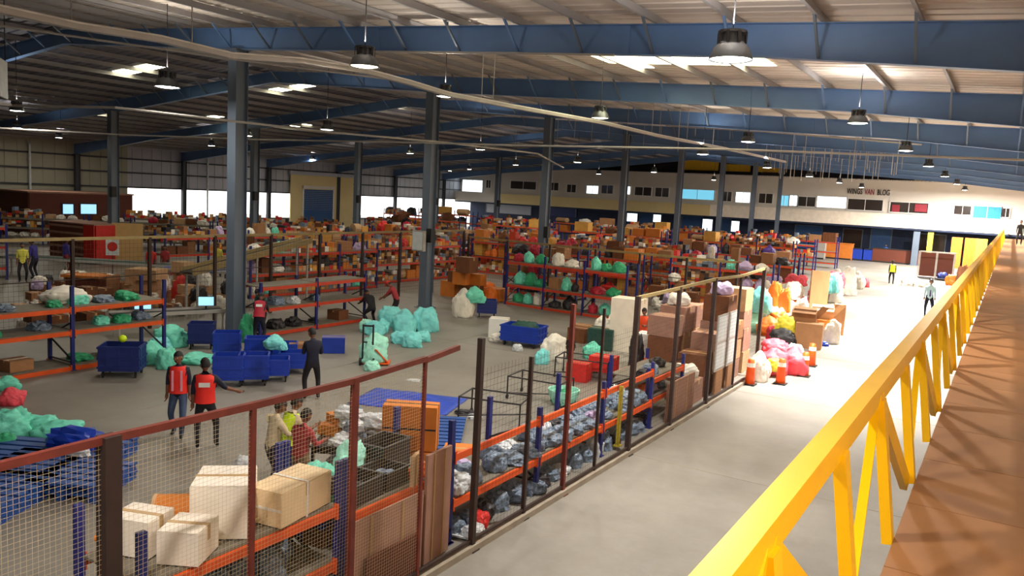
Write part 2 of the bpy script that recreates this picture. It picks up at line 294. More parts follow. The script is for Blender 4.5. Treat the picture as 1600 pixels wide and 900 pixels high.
# lettering on the office wall
def text(word, m, loc, size, rot, parent):
    c = bpy.data.curves.new('lettering', 'FONT'); c.body = word; c.size = size; c.extrude = .02; c.offset = .012 * size
    o = bpy.data.objects.new('tmp', c); COL.objects.link(o); dg = bpy.context.evaluated_depsgraph_get()
    me = bpy.data.meshes.new_from_object(o.evaluated_get(dg)); bpy.data.objects.remove(o)
    r = link('word', me, m, parent, loc, rot); return r
a = aY(1323, 302.5, 95.98); sg = thing('wall_lettering', 'black and red lettering on the white office wall above a dark window', 'lettering', (a.x, 95.98, a.z))
text('WINGS', M['black'], (0, 0, 0), .85, (math.pi / 2, 0, 0), sg); text('VAN', M['redprint'], (3.15, 0, 0), .85, (math.pi / 2, 0, 0), sg); text('BLOG', M['darksteel'], (5.35, 0, 0), .85, (math.pi / 2, 0, 0), sg)
sg.scale = (.58, 1, 1)

# ------------------------------------------------------------------ walkway and railing
t = thing('raised_walkway', 'brown painted raised walkway running along the right side', 'walkway', (0, 0, 3.4))
pl = MB().box((1.09, .605, -.03), (3.0, 1.20, .06)).mesh('deck_plate')
for k in range(80): link('deck_plate', pl, M['deck'], t, (0, -2.4 + 1.21 * k, 0))
link('edge_beam', MB().box((-.36, 46, -.2), (.1, 97, .28)), M['deck'], t); link('support_beam', MB().box((1.2, 46, -.2), (.1, 97, .28)), M['deck'], t)
for k in range(12): link('support_post', MB().box((1.5, 1 + 8.3 * k, -1.87), (.2, .2, 3.06)), M['deck'], t)
t = thing('railing', 'yellow steel railing with crossed struts along the walkway edge', 'railing', (-.5, 0, 3.4))
post = MB().bar((.06, 0, -.02), (-.07, 0, .86), .11, .06, up=(1, 0, 0)).mesh('post')
dg1 = MB().bar((-.075, .03, .85), (.035, 1.27, -.02), .05, .11).mesh('strut'); dg2 = MB().bar((-.075, -.03, .85), (.035, -1.27, -.02), .05, .11).mesh('strut')
for k in range(-3, 66):
    Y = 5.3 + 1.33 * k; link('post', post, M['yellow'], t, (0, Y, 0))
    if k % 2 == 0: link('strut', dg1, M['yellow'], t, (-.01, Y, 0)); link('strut', dg2, M['yellow'], t, (-.01, Y, 0))
link('top_rail', MB().bar((-.11, -1.2, .9), (-.11, 94.2, .9), .1, .13), M['yellow'], t)

# ------------------------------------------------------------------ conduits, cable trays, hanging wires
pts = [aX(px, py, -13.2) for px, py in ((-60, 4), (0, 16), (120, 42), (250, 62), (360, 88), (470, 96), (570, 112), (640, 130), (700, 148), (800, 167), (940, 192), (1030, 213), (1125, 231))]
pts.append(pts[-1] + Vector((0, 14, .1)))
tr = thing('cable_tray', 'thick grey cable tray sagging across the whole hall below the roof', 'cable tray', tuple(pts[0]))
o = Vector(pts[0]); m = MB(); m2 = MB()
for a, b in zip(pts, pts[1:]): m.bar(a - o, b - o, .16, .09); m2.bar(a - o + Vector((0, 0, .06)), b - o + Vector((0, 0, .06)), .1, .04)
link('tray', m, M['greysteel'], tr); link('cable_bundle', m2, M['whiteplastic'], tr)
def conduit(points, r, label, n=6, m='greysteel'):
    p = [Vector(q) for q in points]; return tag(link('conduit', MB().tube(p, r, n), M[m]), label, 'conduit')
conduit([G(0, 200, 7), G(200, 211, 7), G(400, 218, 7), G(660, 223, 7), G(800, 227, 7), G(1130, 233, 7), G(1600, 250, 7), G(1660, 253, 7)], .035, 'thin pale conduit crossing the hall from side to side at mid height')
conduit([G(-30, 158, 7.2), G(20, 165, 7.2), G(180, 168, 7.2), G(370, 190, 7.2), G(520, 207, 7.2), G(690, 222, 7.2), G(840, 240, 7.2), G(880, 262, 7.2)], .04, 'pale conduit running away at left under the cable tray')
conduit([G(0, 40, 8.7), G(150, 62, 8.7), G(360, 92, 8.7), G(640, 128, 8.7)], .03, 'thin light pipe close under the roof at upper left')
conduit([aY(530, 80, 17.8), aY(800, 83, 17.8), aY(960, 86, 17.8)], .03, 'slender pipe under the nearest beam in the middle')
conduit([aY(1200, 200, 44), aY(1400, 214, 44), aY(1600, 225, 44)], .05, 'pale cross pipe under the third beam at right')
conduit([aY(1040, 196, 48), aY(1200, 206, 48), aY(1440, 226, 48)], .05, 'pale cross pipe under the fourth beam at right')
random.seed(3)
def wire(px, y0, y1, Y, r=.012, lab='thin pale wire hanging from the roof', grp='hanging wires', m='greysteel'):
    b = aY(px, y1, Y); top = zr(b.x) + .22
    tag(link('hanging_wire', MB().tube([(b.x, Y, b.z), (b.x, Y, top)], r, 5), M[m]), lab, 'wire', grp)
for px, y1, Y in ((112, 42, 8.8), (300, 74, 10.5), (752, 156, 21.5), (770, 160, 22), (1018, 210, 33), (1030, 212, 34), (1060, 214, 35), (1073, 218, 36)):
    wire(px, 0, y1, Y, .014, 'pale rod holding up the sagging cable tray', 'tray hanger rods')
for i in range(44):
    px = 1196 + i * 4.9 + random.uniform(-2, 2); Y = random.uniform(46, 70); wire(px, 0, random.uniform(248, 284), Y, .022, 'thin pale drop wire hanging over the far right hall', 'drop wires over the far hall')
for i in range(12): wire(870 + i * 27, 0, random.uniform(205, 245), random.uniform(38, 52), .015, 'thin grey drop wire hanging in front of the far beams', 'drop wires in mid hall')

# ------------------------------------------------------------------ lamps
hb_body = MB().loft([(0, 0, .42, .06, .06), (0, 0, .40, .20, .20), (0, 0, .36, .2, .2)], 16).loft([(0, 0, .36, .16, .16), (0, 0, .22, .17, .17)], 16).mesh('ballast')
hb_ref = MB().loft([(0, 0, .24, .17, .17), (0, 0, .16, .25, .25), (0, 0, .03, .30, .30), (0, 0, 0, .31, .31)], 20, cap=False).mesh('reflector', True)
hb_lens = MB().loft([(0, 0, .035, .28, .28), (0, 0, .012, .27, .27), (0, 0, -.01, .16, .16)], 20).mesh('lens')
hb_cage = MB()
for k in range(8):
    a = k * math.tau / 8; hb_cage.box((.2 * math.cos(a), .2 * math.sin(a), .3), (.012, .05, .16), a)
hb_cage = hb_cage.mesh('cooling_fin')
def lamp(p, label, W, s=1.0, warm=(1, .93, .80), dim=False, spot=None, group=None, up=0):
    p = Vector(p); t = thing('high_bay_lamp', label, 'lamp', tuple(p), 0, group); t.scale = (s, s, s)
    link('ballast', hb_body, M['lampbody'], t); link('reflector', hb_ref, M['lampbody'], t); link('lens', hb_lens, M['lampdim' if dim else 'lampglow'], t); tag(link('cooling_fins', hb_cage, M['darksteel'], t), kind='stuff')
    h = (zr(p.x) + .2 - p.z) / s; link('hanger_rod', MB().tube([(0, 0, .42), (0, 0, h)], .012 / s, 5), M['darksteel'], t)
    if W:
        L = bpy.data.lights.new('lamp_light', 'SPOT' if spot else 'AREA'); L.energy = W; L.color = warm
        if spot: L.spot_size = spot; L.spot_blend = 1; L.shadow_soft_size = .25
        else: L.shape = 'DISK'; L.size = .5
        o = bpy.data.objects.new('lamp_light', L); COL.objects.link(o); o.parent = t; o.location = (0, 0, -.06)
        if up:   # added fill light aimed upward to brighten the roof and beams
            L = bpy.data.lights.new('roof_fill_light', 'AREA'); L.energy = up; L.color = warm; L.shape = 'DISK'; L.size = .3
            o = bpy.data.objects.new('roof_fill_light', L); COL.objects.link(o); o.parent = t; o.location = (0, 0, .5); o.rotation_euler = (math.pi, 0, 0)
white = (1, .96, .9)
lamp((-4.49, 14.19, 7.9), 'large round high bay lamp glowing in front of the nearest beam', 800, 1.25, white, up=260)
lamp((-4.25, 26.21, 8.0), 'high bay lamp hanging above the aisle, second from the camera', AISLE_W * .55, 1, white, spot=1.75, up=70)
lamp((-4.12, 37.7, 8.0), 'high bay lamp hanging above the aisle, third from the camera', AISLE_W * 1.4, 1, white, spot=1.75)
lamp((-4.2, 49.5, 8.0), 'high bay lamp hanging above the aisle, fourth from the camera', AISLE_W, 1, white, spot=1.75)
lamp((-4.2, 62, 8.0), 'high bay lamp hanging above the aisle, fifth from the camera', 3500, 1, white)
lamp((-4.2, 76, 8.0), 'sixth high bay lamp hanging above the aisle', 5000, 1, white)
lamp((-4.2, 89, 7.9), 'farthest high bay lamp, added just before the office balcony', 5000, 1, white)  # added to brighten the office wall and parapet
lamp((-22.1, 15.4, 8.0), 'bright high bay lamp at upper left, left of the nearest column', LAMP_W * 1.2, 1.2, up=60)
lamp((-12.6, 13.7, 8.0), 'high bay lamp with dark top beside the sagging cable tray', LAMP_W * 1.2, 1.1, dim=True, up=90)
lamp((-13.8, 18.3, 7.95), 'small white lamp where the tray passes the second column', LAMP_W * .8, .8, up=50)
lamp((-12, 24.5, 8.0), 'high bay lamp on the tray right of the third column', LAMP_W, 1, dim=True)
lamp((-9.7, 33.9, 8.0), 'high bay lamp in the middle of the hall before the lit roof', LAMP_W * 1.5, 1)
lamp((-4.6, 2.2, 8.0), 'unseen high bay lamp added above the near end of the aisle fence', 460, 1, white, up=260)  # carries the aisle row on out of view, added to light the near fence
for i, Y in enumerate((1.6, 13.6, 25.6, 37.6, 49.6, 61.6, 73.6)):
    lamp((1.7, Y, 7.2), ['nearest','second','third','fourth','fifth','sixth','farthest'][i] + ' unseen warm lamp added above the raised walkway', 230 if i == 0 else 110, .8, (1, .80, .5))  # lamps out of view, added to brighten the railing and deck
i = 0
for X, Ys in ((-13, (38, 50, 62, 74, 86)), (-26, (26, 38, 50, 64, 80)), (-36, (18, 30, 44, 58, 74)), (-52, (26, 40, 56, 74)), (-62, (34, 60, 84))):
    for k, Y in enumerate(Ys):
        lamp((X, Y, 7.7), 'small high bay lamp %s, %s' % ({-13: 'right of the main columns', -26: 'left of the main columns', -36: 'below the roof ridge', -52: 'in the left bay', -62: 'near the left wall'}[X], ['nearest of its row', 'second of its row', 'third of its row', 'fourth of its row', 'farthest of its row'][k]), LAMP_W * (1.6 if Y > 45 else 1.1), 1, up=34)
# translucent roof sheets
def skyl(cx, cy, lx, ly, label):
    m = MB(); x0, x1 = cx - lx / 2, cx + lx / 2; zz = .225
    m.add([(x0, cy - ly / 2, zr(x0) + zz), (x1, cy - ly / 2, zr(x1) + zz), (x1, cy + ly / 2, zr(x1) + zz), (x0, cy + ly / 2, zr(x0) + zz), (x0, cy - ly / 2, zr(x0) + zz + .012), (x1, cy - ly / 2, zr(x1) + zz + .012), (x1, cy + ly / 2, zr(x1) + zz + .012), (x0, cy + ly / 2, zr(x0) + zz + .012)], [(3, 2, 1, 0), (4, 5, 6, 7), (0, 1, 5, 4), (1, 2, 6, 5), (2, 3, 7, 6), (3, 0, 4, 7)])
    link('skylight_sheet', m, M['skylight'], ceil)
for i, (px, py, lx, ly) in enumerate([(205, 96, 3.4, 1.0), (447, 131, 3.4, 1.0), (610, 160, 3.2, 1.0), (748, 184, 3.2, 1.0)]):
    p = G(px, py, 10.95); skyl(p.x + .8, p.y, lx, ly, 'translucent roof sheet glowing near the ridge, ' + ['nearest', 'second', 'third', 'farthest'][i])
p = G(270, 76, 10.6); skyl(p.x, p.y, 1.6, .9, 'small bright roof sheet left of the nearest column')
for i, (px, py) in enumerate(((162, 184), (332, 198), (470, 212))): p = G(px, py, 8.9); skyl(p.x, p.y, 1.5, .9, 'translucent roof sheet low in the left slope, ' + ['nearest', 'middle', 'farthest'][i])
skyl(-9.4, 24.2, 5.6, 2.4, 'bright roof sheet half hidden behind the nearest beam')
skyl(-11.4, 25.7, .9, 1.2, 'small bright roof sheet beside the half hidden one')
for i, Y in enumerate((34, 44, 55, 66)): skyl(-6 , Y, 3.0, 1.0, 'translucent roof sheet over the aisle, ' + ['nearest', 'second', 'third', 'farthest'][i])
# sign board at the left edge
p = G(4, 123, 7.5); t = thing('hanging_sign', 'white hanging sign board with green print at the left picture edge', 'sign', (p.x, p.y, 7.05), math.radians(-35))
link('board', MB().box((0, 0, .45), (1.0, .06, .9)), M['signwhite'], t); link('printed_panel', MB().box((-.04, -.035, .55), (.66, .012, .16)).box((-.04, -.035, .34), (.6, .012, .1)).box((-.04, -.035, .72), (.66, .012, .05)), M['signgreen'], t)
link('hanger', MB().tube([(-.4, 0, .9), (-.4, 0, 2.9)], .012, 5).tube([(.4, 0, .9), (.4, 0, 2.9)], .012, 5), M['darksteel'], t)
# ================================================================== BUILDERS FOR GOODS
random.seed(11)
PI = math.pi
def carton_mesh():
    m = MB().box((0, 0, .49), (1, 1, .98))
    m.box((0, .252, .988), (.985, .49, .02)).box((0, -.252, .988), (.985, .49, .02))
    m.box((0, 0, 1.0), (1.006, .12, .006), mi=1).box((.502, 0, .9), (.006, .12, .2), mi=1).box((-.502, 0, .9), (.006, .12, .2), mi=1)
    return m.mesh('carton')
CARTON = carton_mesh()
def open_carton_mesh():
    m = MB(); t = .02
    m.box((0, 0, .01), (1, 1, .02)).box((0, .49, .42), (1, t, .84)).box((0, -.49, .42), (1, t, .84)).box((.49, 0, .42), (t, .96, .84)).box((-.49, 0, .42), (t, .96, .84))
    m.bar((0, .5, .83), (0, .72, .98), .96, .02).bar((0, -.5, .83), (0, -.74, .72), .96, .02).bar((.5, 0, .83), (.76, 0, .7), .94, .02, up=(0, 1, 0))
    m.box((0, 0, .6), (.9, .9, .02), mi=1); return m.mesh('open_carton')
OPENC = open_carton_mesh()
def sack_mesh(seed, neck=True, flat=.55, rough=1., smooth=True, sub=4):
    bm = bmesh.new(); bmesh.ops.create_icosphere(bm, subdivisions=sub, radius=1)
    o = Vector((seed * 7.3, seed * 3.1, seed))
    for v in bm.verts:
        p = v.co.copy(); n = noise.noise(p * 1.3 + o) * .28 + (abs(noise.noise(p * 3.1 + o)) * -.32 + .1) * rough + noise.noise(p * 7 + o) * .05 * rough
        n += abs(noise.noise(p * 6.5 + o)) * -.17 * rough
        p = Vector([math.copysign(abs(q) ** .8, q) for q in p]); p *= 1 + n
        if p.z < -flat: p.z = -flat - (p.z + flat) * .08
        if neck and v.co.z > .86: k = (v.co.z - .86) / .14; p.x *= 1 - .45 * k; p.y *= 1 - .45 * k; p.z += .22 * k
        v.co = p
    for ax in (0, 1, 2):
        lo = min(v.co[ax] for v in bm.verts); hi = max(v.co[ax] for v in bm.verts)
        for v in bm.verts: v.co[ax] = (v.co[ax] - lo) / (hi - lo) - (0 if ax == 2 else .5)
    me = bpy.data.meshes.new('sack'); bm.to_mesh(me); bm.free(); me.polygons.foreach_set('use_smooth', [smooth] * len(me.polygons)); return me
SACKS = [sack_mesh(i + 1) for i in range(5)]; BAGS = [sack_mesh(i + 11, False, .45, 1.25) for i in range(5)]
POLY = [sack_mesh(i + 31, False, .3, 1.6, False, 3) for i in range(4)]
def roll_mesh():
    m = MB(); n = 14
    m.tube([(-.5, 0, .5), (-.47, 0, .5), (.47, 0, .5), (.5, 0, .5)], [.42, .5, .5, .42], n).tube([(-.3, 0, .5), (-.27, 0, .5)], .51, n, 1).tube([(.27, 0, .5), (.3, 0, .5)], .51, n, 1)
    return m.mesh('roll')
ROLL = roll_mesh()
def crate_mesh():
    m = MB(); t = .03
    m.box((0, 0, .03), (.94, .94, .06)).box((0, .46, .5), (.94, t, .94)).box((0, -.46, .5), (.94, t, .94)).box((.46, 0, .5), (t, .92, .94)).box((-.46, 0, .5), (t, .92, .94))
    for z in (.34, .66, .97):
        m.box((0, .485, z), (1, .03, .05)).box((0, -.485, z), (1, .03, .05)).box((.485, 0, z), (.03, 1, .05)).box((-.485, 0, z), (.03, 1, .05))
    for a in (-.44, -.22, 0, .22, .44): m.box((a, .485, .5), (.03, .024, .94)).box((a, -.485, .5), (.03, .024, .94)).box((.485, a, .5), (.024, .03, .94)).box((-.485, a, .5), (.024, .03, .94))
    return m.mesh('crate')
CRATE = crate_mesh()
def item(kind, loc, dims, rz, m, label, cat, group=None):
    x, y, z = loc; m = M[m]
    if kind == 'carton': o = link('carton', CARTON, [m, M['tape']], None, loc, (0, 0, rz), dims)
    elif kind == 'open': o = link('open_carton', OPENC, [m, M['greypoly']], None, loc, (0, 0, rz), dims)
    elif kind == 'sack': o = link('sack', random.choice(SACKS), m, None, loc, (0, 0, rz), dims)
    elif kind == 'bag': o = link('soft_bag', random.choice(BAGS), m, None, loc, (0, 0, rz), dims)
    elif kind == 'poly': o = link('parcel_bag', random.choice(POLY), m, None, loc, (0, 0, rz), dims)
    elif kind == 'roll': o = link('wrapped_roll', ROLL, [m, M['tape']], None, loc, (0, 0, rz), dims)
    elif kind == 'crate': o = link('plastic_crate', CRATE, m, None, loc, (0, 0, rz), dims)
    return tag(o, label, cat, group)
CAT = dict(carton='carton', open='carton', sack='sack', bag='bag', poly='parcel', roll='roll', crate='crate')
def put(kind, px, py, wpx, hpx, m, label, z=0., rz=None, dr=.8, group=None, cat=None):
    p = G(px, py, z); k = mpp(p); w = wpx * k; d = w * dr; v = Vector((p.x, p.y)); D = v.length; v.normalize(); el = math.atan2(EYE.z - z, D)
    h = max((hpx * k - d * math.sin(el)) / math.cos(el), .35 * hpx * k); c = p + Vector((v.x, v.y, 0)) * d / 2; c.z = z
    if rz is None: rz = math.atan2(v.y, v.x) - PI / 2 + random.uniform(-.15, .15)
    return item(kind, tuple(c), (w, d, h), rz, m, label, cat or CAT[kind], group)
# ------------------------------------------------------------------ storage rack
def rack(label, x, y, rz, bays, bl, dp, levels, H, bm='beam', bd='board', up='upright', front_only=(), group=None, brace=True, nb=()):
    t = thing('storage_rack', label, 'rack', (x, y, 0), rz, group); L = bays * bl
    um = MB().box((0, 0, H / 2), (.09, .075, H)).box((0, 0, .01), (.15, .14, .02)).mesh('upright')
    bmz = MB().box((0, 0, 0), (bl - .1, .045, .11)).box((bl / 2 - .06, 0, 0), (.03, .07, .2)).box((-bl / 2 + .06, 0, 0), (.03, .07, .2)).mesh('beam')
    sb = MB().box((0, 0, 0), (bl - .06, dp - .1, .03)).mesh('shelf_board')
    br = MB().bar((0, -dp / 2, .25), (0, dp / 2, .8), .035).bar((0, dp / 2, .8), (0, -dp / 2, 1.35 if H > 1.5 else H - .1), .035).bar((0, -dp / 2, .22), (0, dp / 2, .22), .035).mesh('brace')
    for i in range(bays + 1):
        for s in (-1, 1): link('upright', um, M[up], t, (-L / 2 + i * bl, s * (dp / 2 - .04), 0))
        if brace: link('brace', br, M['darksteel'], t, (-L / 2 + i * bl, 0, 0))
    slots = []; c, s_ = math.cos(rz), math.sin(rz)
    for i in range(bays):
        cx = -L / 2 + (i + .5) * bl
        for li, z in enumerate(levels):
            link('beam', bmz, M[bm], t, (cx, -dp / 2 + .02, z - .07))
            if li in front_only: continue
            link('beam', bmz, M[bm], t, (cx, dp / 2 - .02, z - .07))
            if li in nb: continue
            link('shelf_board', sb, M[bd], t, (cx, 0, z - .005))
            up_z = levels[li + 1] - .13 if li + 1 < len(levels) else z + .9
            slots.append((i, li, Vector((x + cx * c, y + cx * s_, z + .012)), bl, dp, up_z - z, rz))
    return t, slots
LV = {1: ['only'], 2: ['lower', 'upper'], 3: ['lowest', 'middle', 'top'], 4: ['lowest', 'second', 'third', 'top']}
CN = dict(redbeam='red orange', carton='brown', cartonlight='light brown', cartonorange='orange brown', cartondark='dark brown', cartonyellow='yellowish', cream_c='cream', mint='mint green', mintpale='pale mint', aqua='aqua', green='green', whitesack='white', pink='pink red', red='red', crimson='crimson', greypoly='grey blue', whitepoly='white', lilac='lilac', purple='purple', yellowbag='yellow', orangebag='orange', darkbag='black', darkgreen='dark green', blueplastic='blue', navyplastic='dark blue', whiteplastic='white', teal='teal')
NOUN = dict(carton='carton', sack='sack', bag='bag', poly='parcel', roll='roll', crate='crate', open='flapped carton')
COUNT = {}
SMALLM = ['carton', 'cartonlight', 'whitesack', 'cartondark', 'cartonyellow', 'darkbag', 'red', 'greypoly', 'cartonorange']
def fill(slots, palette, desc, nlev, dens=.8, wr=(.35, .7), hmax=.6, skip=(), small=0.):
    names = LV[nlev]; kinds = [p[0] for p in palette]; ws = [p[2] for p in palette]
    for (bi, li, c, L, D, clear, rz) in slots:
        if (bi, li) in skip: continue
        if random.random() < small:
            sm = MB()
            q = -L / 2 + .1
            while q < L / 2 - .2:
                w = random.uniform(.14, .34); hh = min(clear - .05, random.uniform(.15, .6)); zz = 0
                while zz < hh:
                    h1 = random.uniform(.1, .26); d1 = random.uniform(.3, D - .3); mi = random.randrange(9); cx = q + w / 2; oy = -(D - d1) / 2 + .1
                    sm.box((c.x + cx * math.cos(rz) - oy * math.sin(rz), c.y + cx * math.sin(rz) + oy * math.cos(rz), c.z + zz + h1 / 2), (w * .94, d1, h1), rz + random.uniform(-.05, .05), mi); zz += h1
                q += w + .01
            sm.v = [(a - c.x, b - c.y, c_ - c.z) for a, b, c_ in sm.v]
            tag(link('small_goods', sm, [M[q] for q in SMALLM], None, tuple(c)), f'small mixed boxes on the {names[li]} shelf of the {desc}', 'goods', f'small mixed boxes on the {names[li]} shelf of the {desc}', 'stuff')
            continue
        x = -L / 2 + .12
        while x < L / 2 - .3:
            w = random.uniform(*wr)
            if x + w > L / 2 - .08: break
            if random.random() < dens:
                k, m, _ = random.choices(palette, ws)[0]
                if k == 'bag' and random.random() < .5: k = 'sack'
                h = min(random.uniform(.5, 1) * hmax, clear - .04); h = max(h, .12)
                if k == 'poly': h = min(h, w * .5)
                d = min(D - .15, w * random.uniform(.8, 1.1)); cx = x + w / 2; oy = -max(0, (D - .12 - d) / 2) * random.uniform(0, 1)
                a = rz + random.uniform(-.06, .06); p = (c.x + cx * math.cos(rz) - oy * math.sin(rz), c.y + cx * math.sin(rz) + oy * math.cos(rz), c.z)
                lab = f"{CN[m]} {NOUN[k]} on the {names[li]} shelf of the {desc}"
                if len(lab.split()) > 15: lab = lab.replace('on the', 'on', 1)
                item(k, p, (w * .92, d, h), a, m, lab, CAT[k], f"{CN[m]} {NOUN[k]}s on the {names[li]} shelf of the {desc}"); COUNT[k] = COUNT.get(k, 0) + 1
            x += w + random.uniform(.01, .08)
# ------------------------------------------------------------------ people
def person(loc, rz, label, shirt, pants, sleeve='shirt', lean=0., crouch=0., arms=None, feet=None, hair='hair', cap=None, vest=None, vlabel=None, stripes=None, look=0., nod=0., height=1.7, extra=None):
    s = height / 1.72; BK = 1.1; t = thing('person', label, 'person', tuple(loc), rz)
    ph = .95 - .42 * crouch; R = Matrix.Rotation(-lean, 3, 'X')
    def U(x, y, z): return Vector((0, 0, ph)) + R @ Vector((x, y, z - .95))
    feet = feet or ((-.12, 0), (.12, 0)); J = {}
    J['pel'] = Vector((0, 0, ph)); J['spi'] = U(0, .0, 1.12); J['che'] = U(0, .01, 1.32); J['nek'] = U(0, .01, 1.47); J['hb'] = U(0, .02, 1.55)
    arms = arms or (((-.12, .02, -1), (-.05, .12, -1)), ((.12, .02, -1), (.05, .12, -1)))
    edges = [('pel', 'spi', 't'), ('spi', 'che', 't'), ('che', 'nek', 't'), ('nek', 'hb', 'n')]
    rad = dict(pel=(.145, .115), spi=(.13, .10), che=(.155, .105), nek=(.06, .06), hb=(.05, .05))
    for i, sx in enumerate((-1, 1)):
        n = 'LR'[i]; a, f = [Vector(v).normalized() for v in arms[i]]
        J['sh' + n] = U(sx * .175, 0, 1.41); J['el' + n] = J['sh' + n] + a * .28; J['wr' + n] = J['el' + n] + f * .235
        fx, fy = feet[i]; J['hi' + n] = Vector((sx * .09, 0, ph - .06)); J['an' + n] = Vector((fx, fy, .085))
        d = J['an' + n] - J['hi' + n]; l = d.length; b = math.sqrt(max(.0, .43 ** 2 - (l / 2) ** 2)) if l < .86 else .0
        J['kn' + n] = J['hi' + n] + d * .5 + Vector((sx * .3, 1, 0)).normalized() * (b + .015); J['to' + n] = J['an' + n] + Vector((sx * .03, .15, -.045))
        edges += [('che', 'sh' + n, 't'), ('sh' + n, 'el' + n, 'u'), ('el' + n, 'wr' + n, 'f'), ('pel', 'hi' + n, 'l'), ('hi' + n, 'kn' + n, 'l'), ('kn' + n, 'an' + n, 'l'), ('an' + n, 'to' + n, 's')]
        rad.update({'sh' + n: (.068, .068), 'el' + n: (.044, .044), 'wr' + n: (.027, .027), 'hi' + n: (.092, .092), 'kn' + n: (.062, .062), 'an' + n: (.044, .044), 'to' + n: (.036, .03)})
    keys = list(J); idx = {k: i for i, k in enumerate(keys)}
    me = bpy.data.meshes.new('skel'); me.from_pydata([J[k] for k in keys], [(idx[a], idx[b]) for a, b, _ in edges], [])
    o = bpy.data.objects.new('skel', me); COL.objects.link(o); o.modifiers.new('s', 'SKIN')
    bm = bmesh.new(); bm.from_mesh(me); ly = bm.verts.layers.skin.verify(); bm.verts.ensure_lookup_table()
    for k in keys: bm.verts[idx[k]][ly].radius = (rad[k][0] * BK, rad[k][1] * BK); bm.verts[idx[k]][ly].use_root = (k == 'pel')
    bm.to_mesh(me); bm.free(); sub = o.modifiers.new('b', 'SUBSURF'); sub.levels = sub.render_levels = 1
    ev = o.evaluated_get(bpy.context.evaluated_depsgraph_get()); em = bpy.data.meshes.new_from_object(ev)
    cls = dict(t=0, u=0, f=1 if sleeve == 'short' else 0, l=2, s=3, n=1); segs = [(J[a], J[b], cls[c], (rad[a][0] + rad[b][0]) / 2) for a, b, c in edges]
    m = MB(); m.v = [tuple(v.co) for v in em.vertices]
    for p in em.polygons:
        best = 9; bi = 0
        for a, b, c, r in segs:
            d = b - a; k = max(0, min(1, (p.center - a).dot(d) / d.length_squared)); q = (p.center - (a + d * k)).length / (r + .02)
            if q < best: best = q; bi = c
        m.f.append(tuple(p.vertices)); m.m.append(bi)
    bpy.data.objects.remove(o); bpy.data.meshes.remove(em)
    # head with face
    HR = R @ Matrix.Rotation(look, 3, 'Z') @ Matrix.Rotation(-nod, 3, 'X'); hc = J['hb'] + HR @ Vector((0, .015, .105))
    def ball(c, r, nu=12, nv=8, mi=1, f=None):
        vs = []; fs = []; c = Vector(c) * 1.08; r = [q * 1.08 for q in r]
        for i in range(nv + 1):
            th = PI * i / nv
            for jx in range(nu):
                ph_ = math.tau * jx / nu; v = Vector((r[0] * math.sin(th) * math.cos(ph_), r[1] * math.sin(th) * math.sin(ph_), r[2] * math.cos(th)))
                if f: v = f(v)
                vs.append(hc + HR @ (Vector(c) + v))
        for i in range(nv):
            for jx in range(nu): fs.append((i * nu + jx, (i + 1) * nu + jx, (i + 1) * nu + (jx + 1) % nu, i * nu + (jx + 1) % nu))
        return vs, fs, mi
    def jaw(v):
        k = max(0, -v.z / .12); v.x *= 1 - .28 * k; v.y *= 1 - .12 * k
        return v
    m.add(*ball((0, 0, 0), (.078, .095, .118), 16, 12, 1, jaw))
    m.add(*ball((0, .098, -.012), (.014, .02, .026), 8, 6)); m.add(*ball((-.079, -.005, -.005), (.012, .022, .032), 8, 6)); m.add(*ball((.079, -.005, -.005), (.012, .022, .032), 8, 6))
    for sx in (-1, 1): m.add(*ball((sx * .031, .082, .012), (.014, .009, .008), 8, 6, 4)); m.add(*ball((sx * .031, .089, .012), (.006, .005, .006), 6, 4, 5))
    m.add(*ball((0, .088, -.055), (.024, .009, .007), 8, 4, 5))
    # hands: palm, four unequal curled fingers and a thumb from the palm's side
    for i, sx in enumerate((-1, 1)):
        n = 'LR'[i]; w = J['wr' + n]; f = (w - J['el' + n]).normalized(); side = Vector((0, 1, 0)) if abs(f.y) < .8 else Vector((-sx, 0, 0)); side = (side - f * side.dot(f)).normalized(); nor = f.cross(side) * sx
        m.tube([w - f * .02, w + f * .03, w + f * .085], [.026, .036, .034], 8, 1)
        for q, (off, ln) in enumerate(((.027, .068), (.009, .076), (-.009, .07), (-.026, .056))):
            b = w + f * .082 + side * off; m.tube([b - f * .012, b + f * ln * .45 + nor * .004, b + f * ln * .8 + nor * .02, b + f * ln * .95 + nor * .036], [.0095, .009, .008, .006], 5, 1)
        b = w + f * .03 + side * .03; m.tube([b - side * .01, b + side * .025 + f * .02, b + side * .034 + f * .052 + nor * .01], [.011, .010, .007], 5, 1)
    body = link('body', m.mesh('body', True), [M[shirt], M['skin'], M[pants], M['shoe'], M['whiteplastic'], M['hair']], t, scale=(s, s, s))
    # hair or cap
    hm = MB(); vs, fs, _ = ball((0, -.008, .012), (.086, .102, .122), 16, 12)
    keep = [f_ for f_ in fs if all((HR.transposed() @ (vs[i] - hc)).z > .02 or (HR.transposed() @ (vs[i] - hc)).y < (-.02 if (HR.transposed() @ (vs[i] - hc)).z > -.07 else -9) for i in f_)]
    hm.add(vs, keep); link('hair', hm.mesh('hair', True), M[hair], t, scale=(s, s, s))
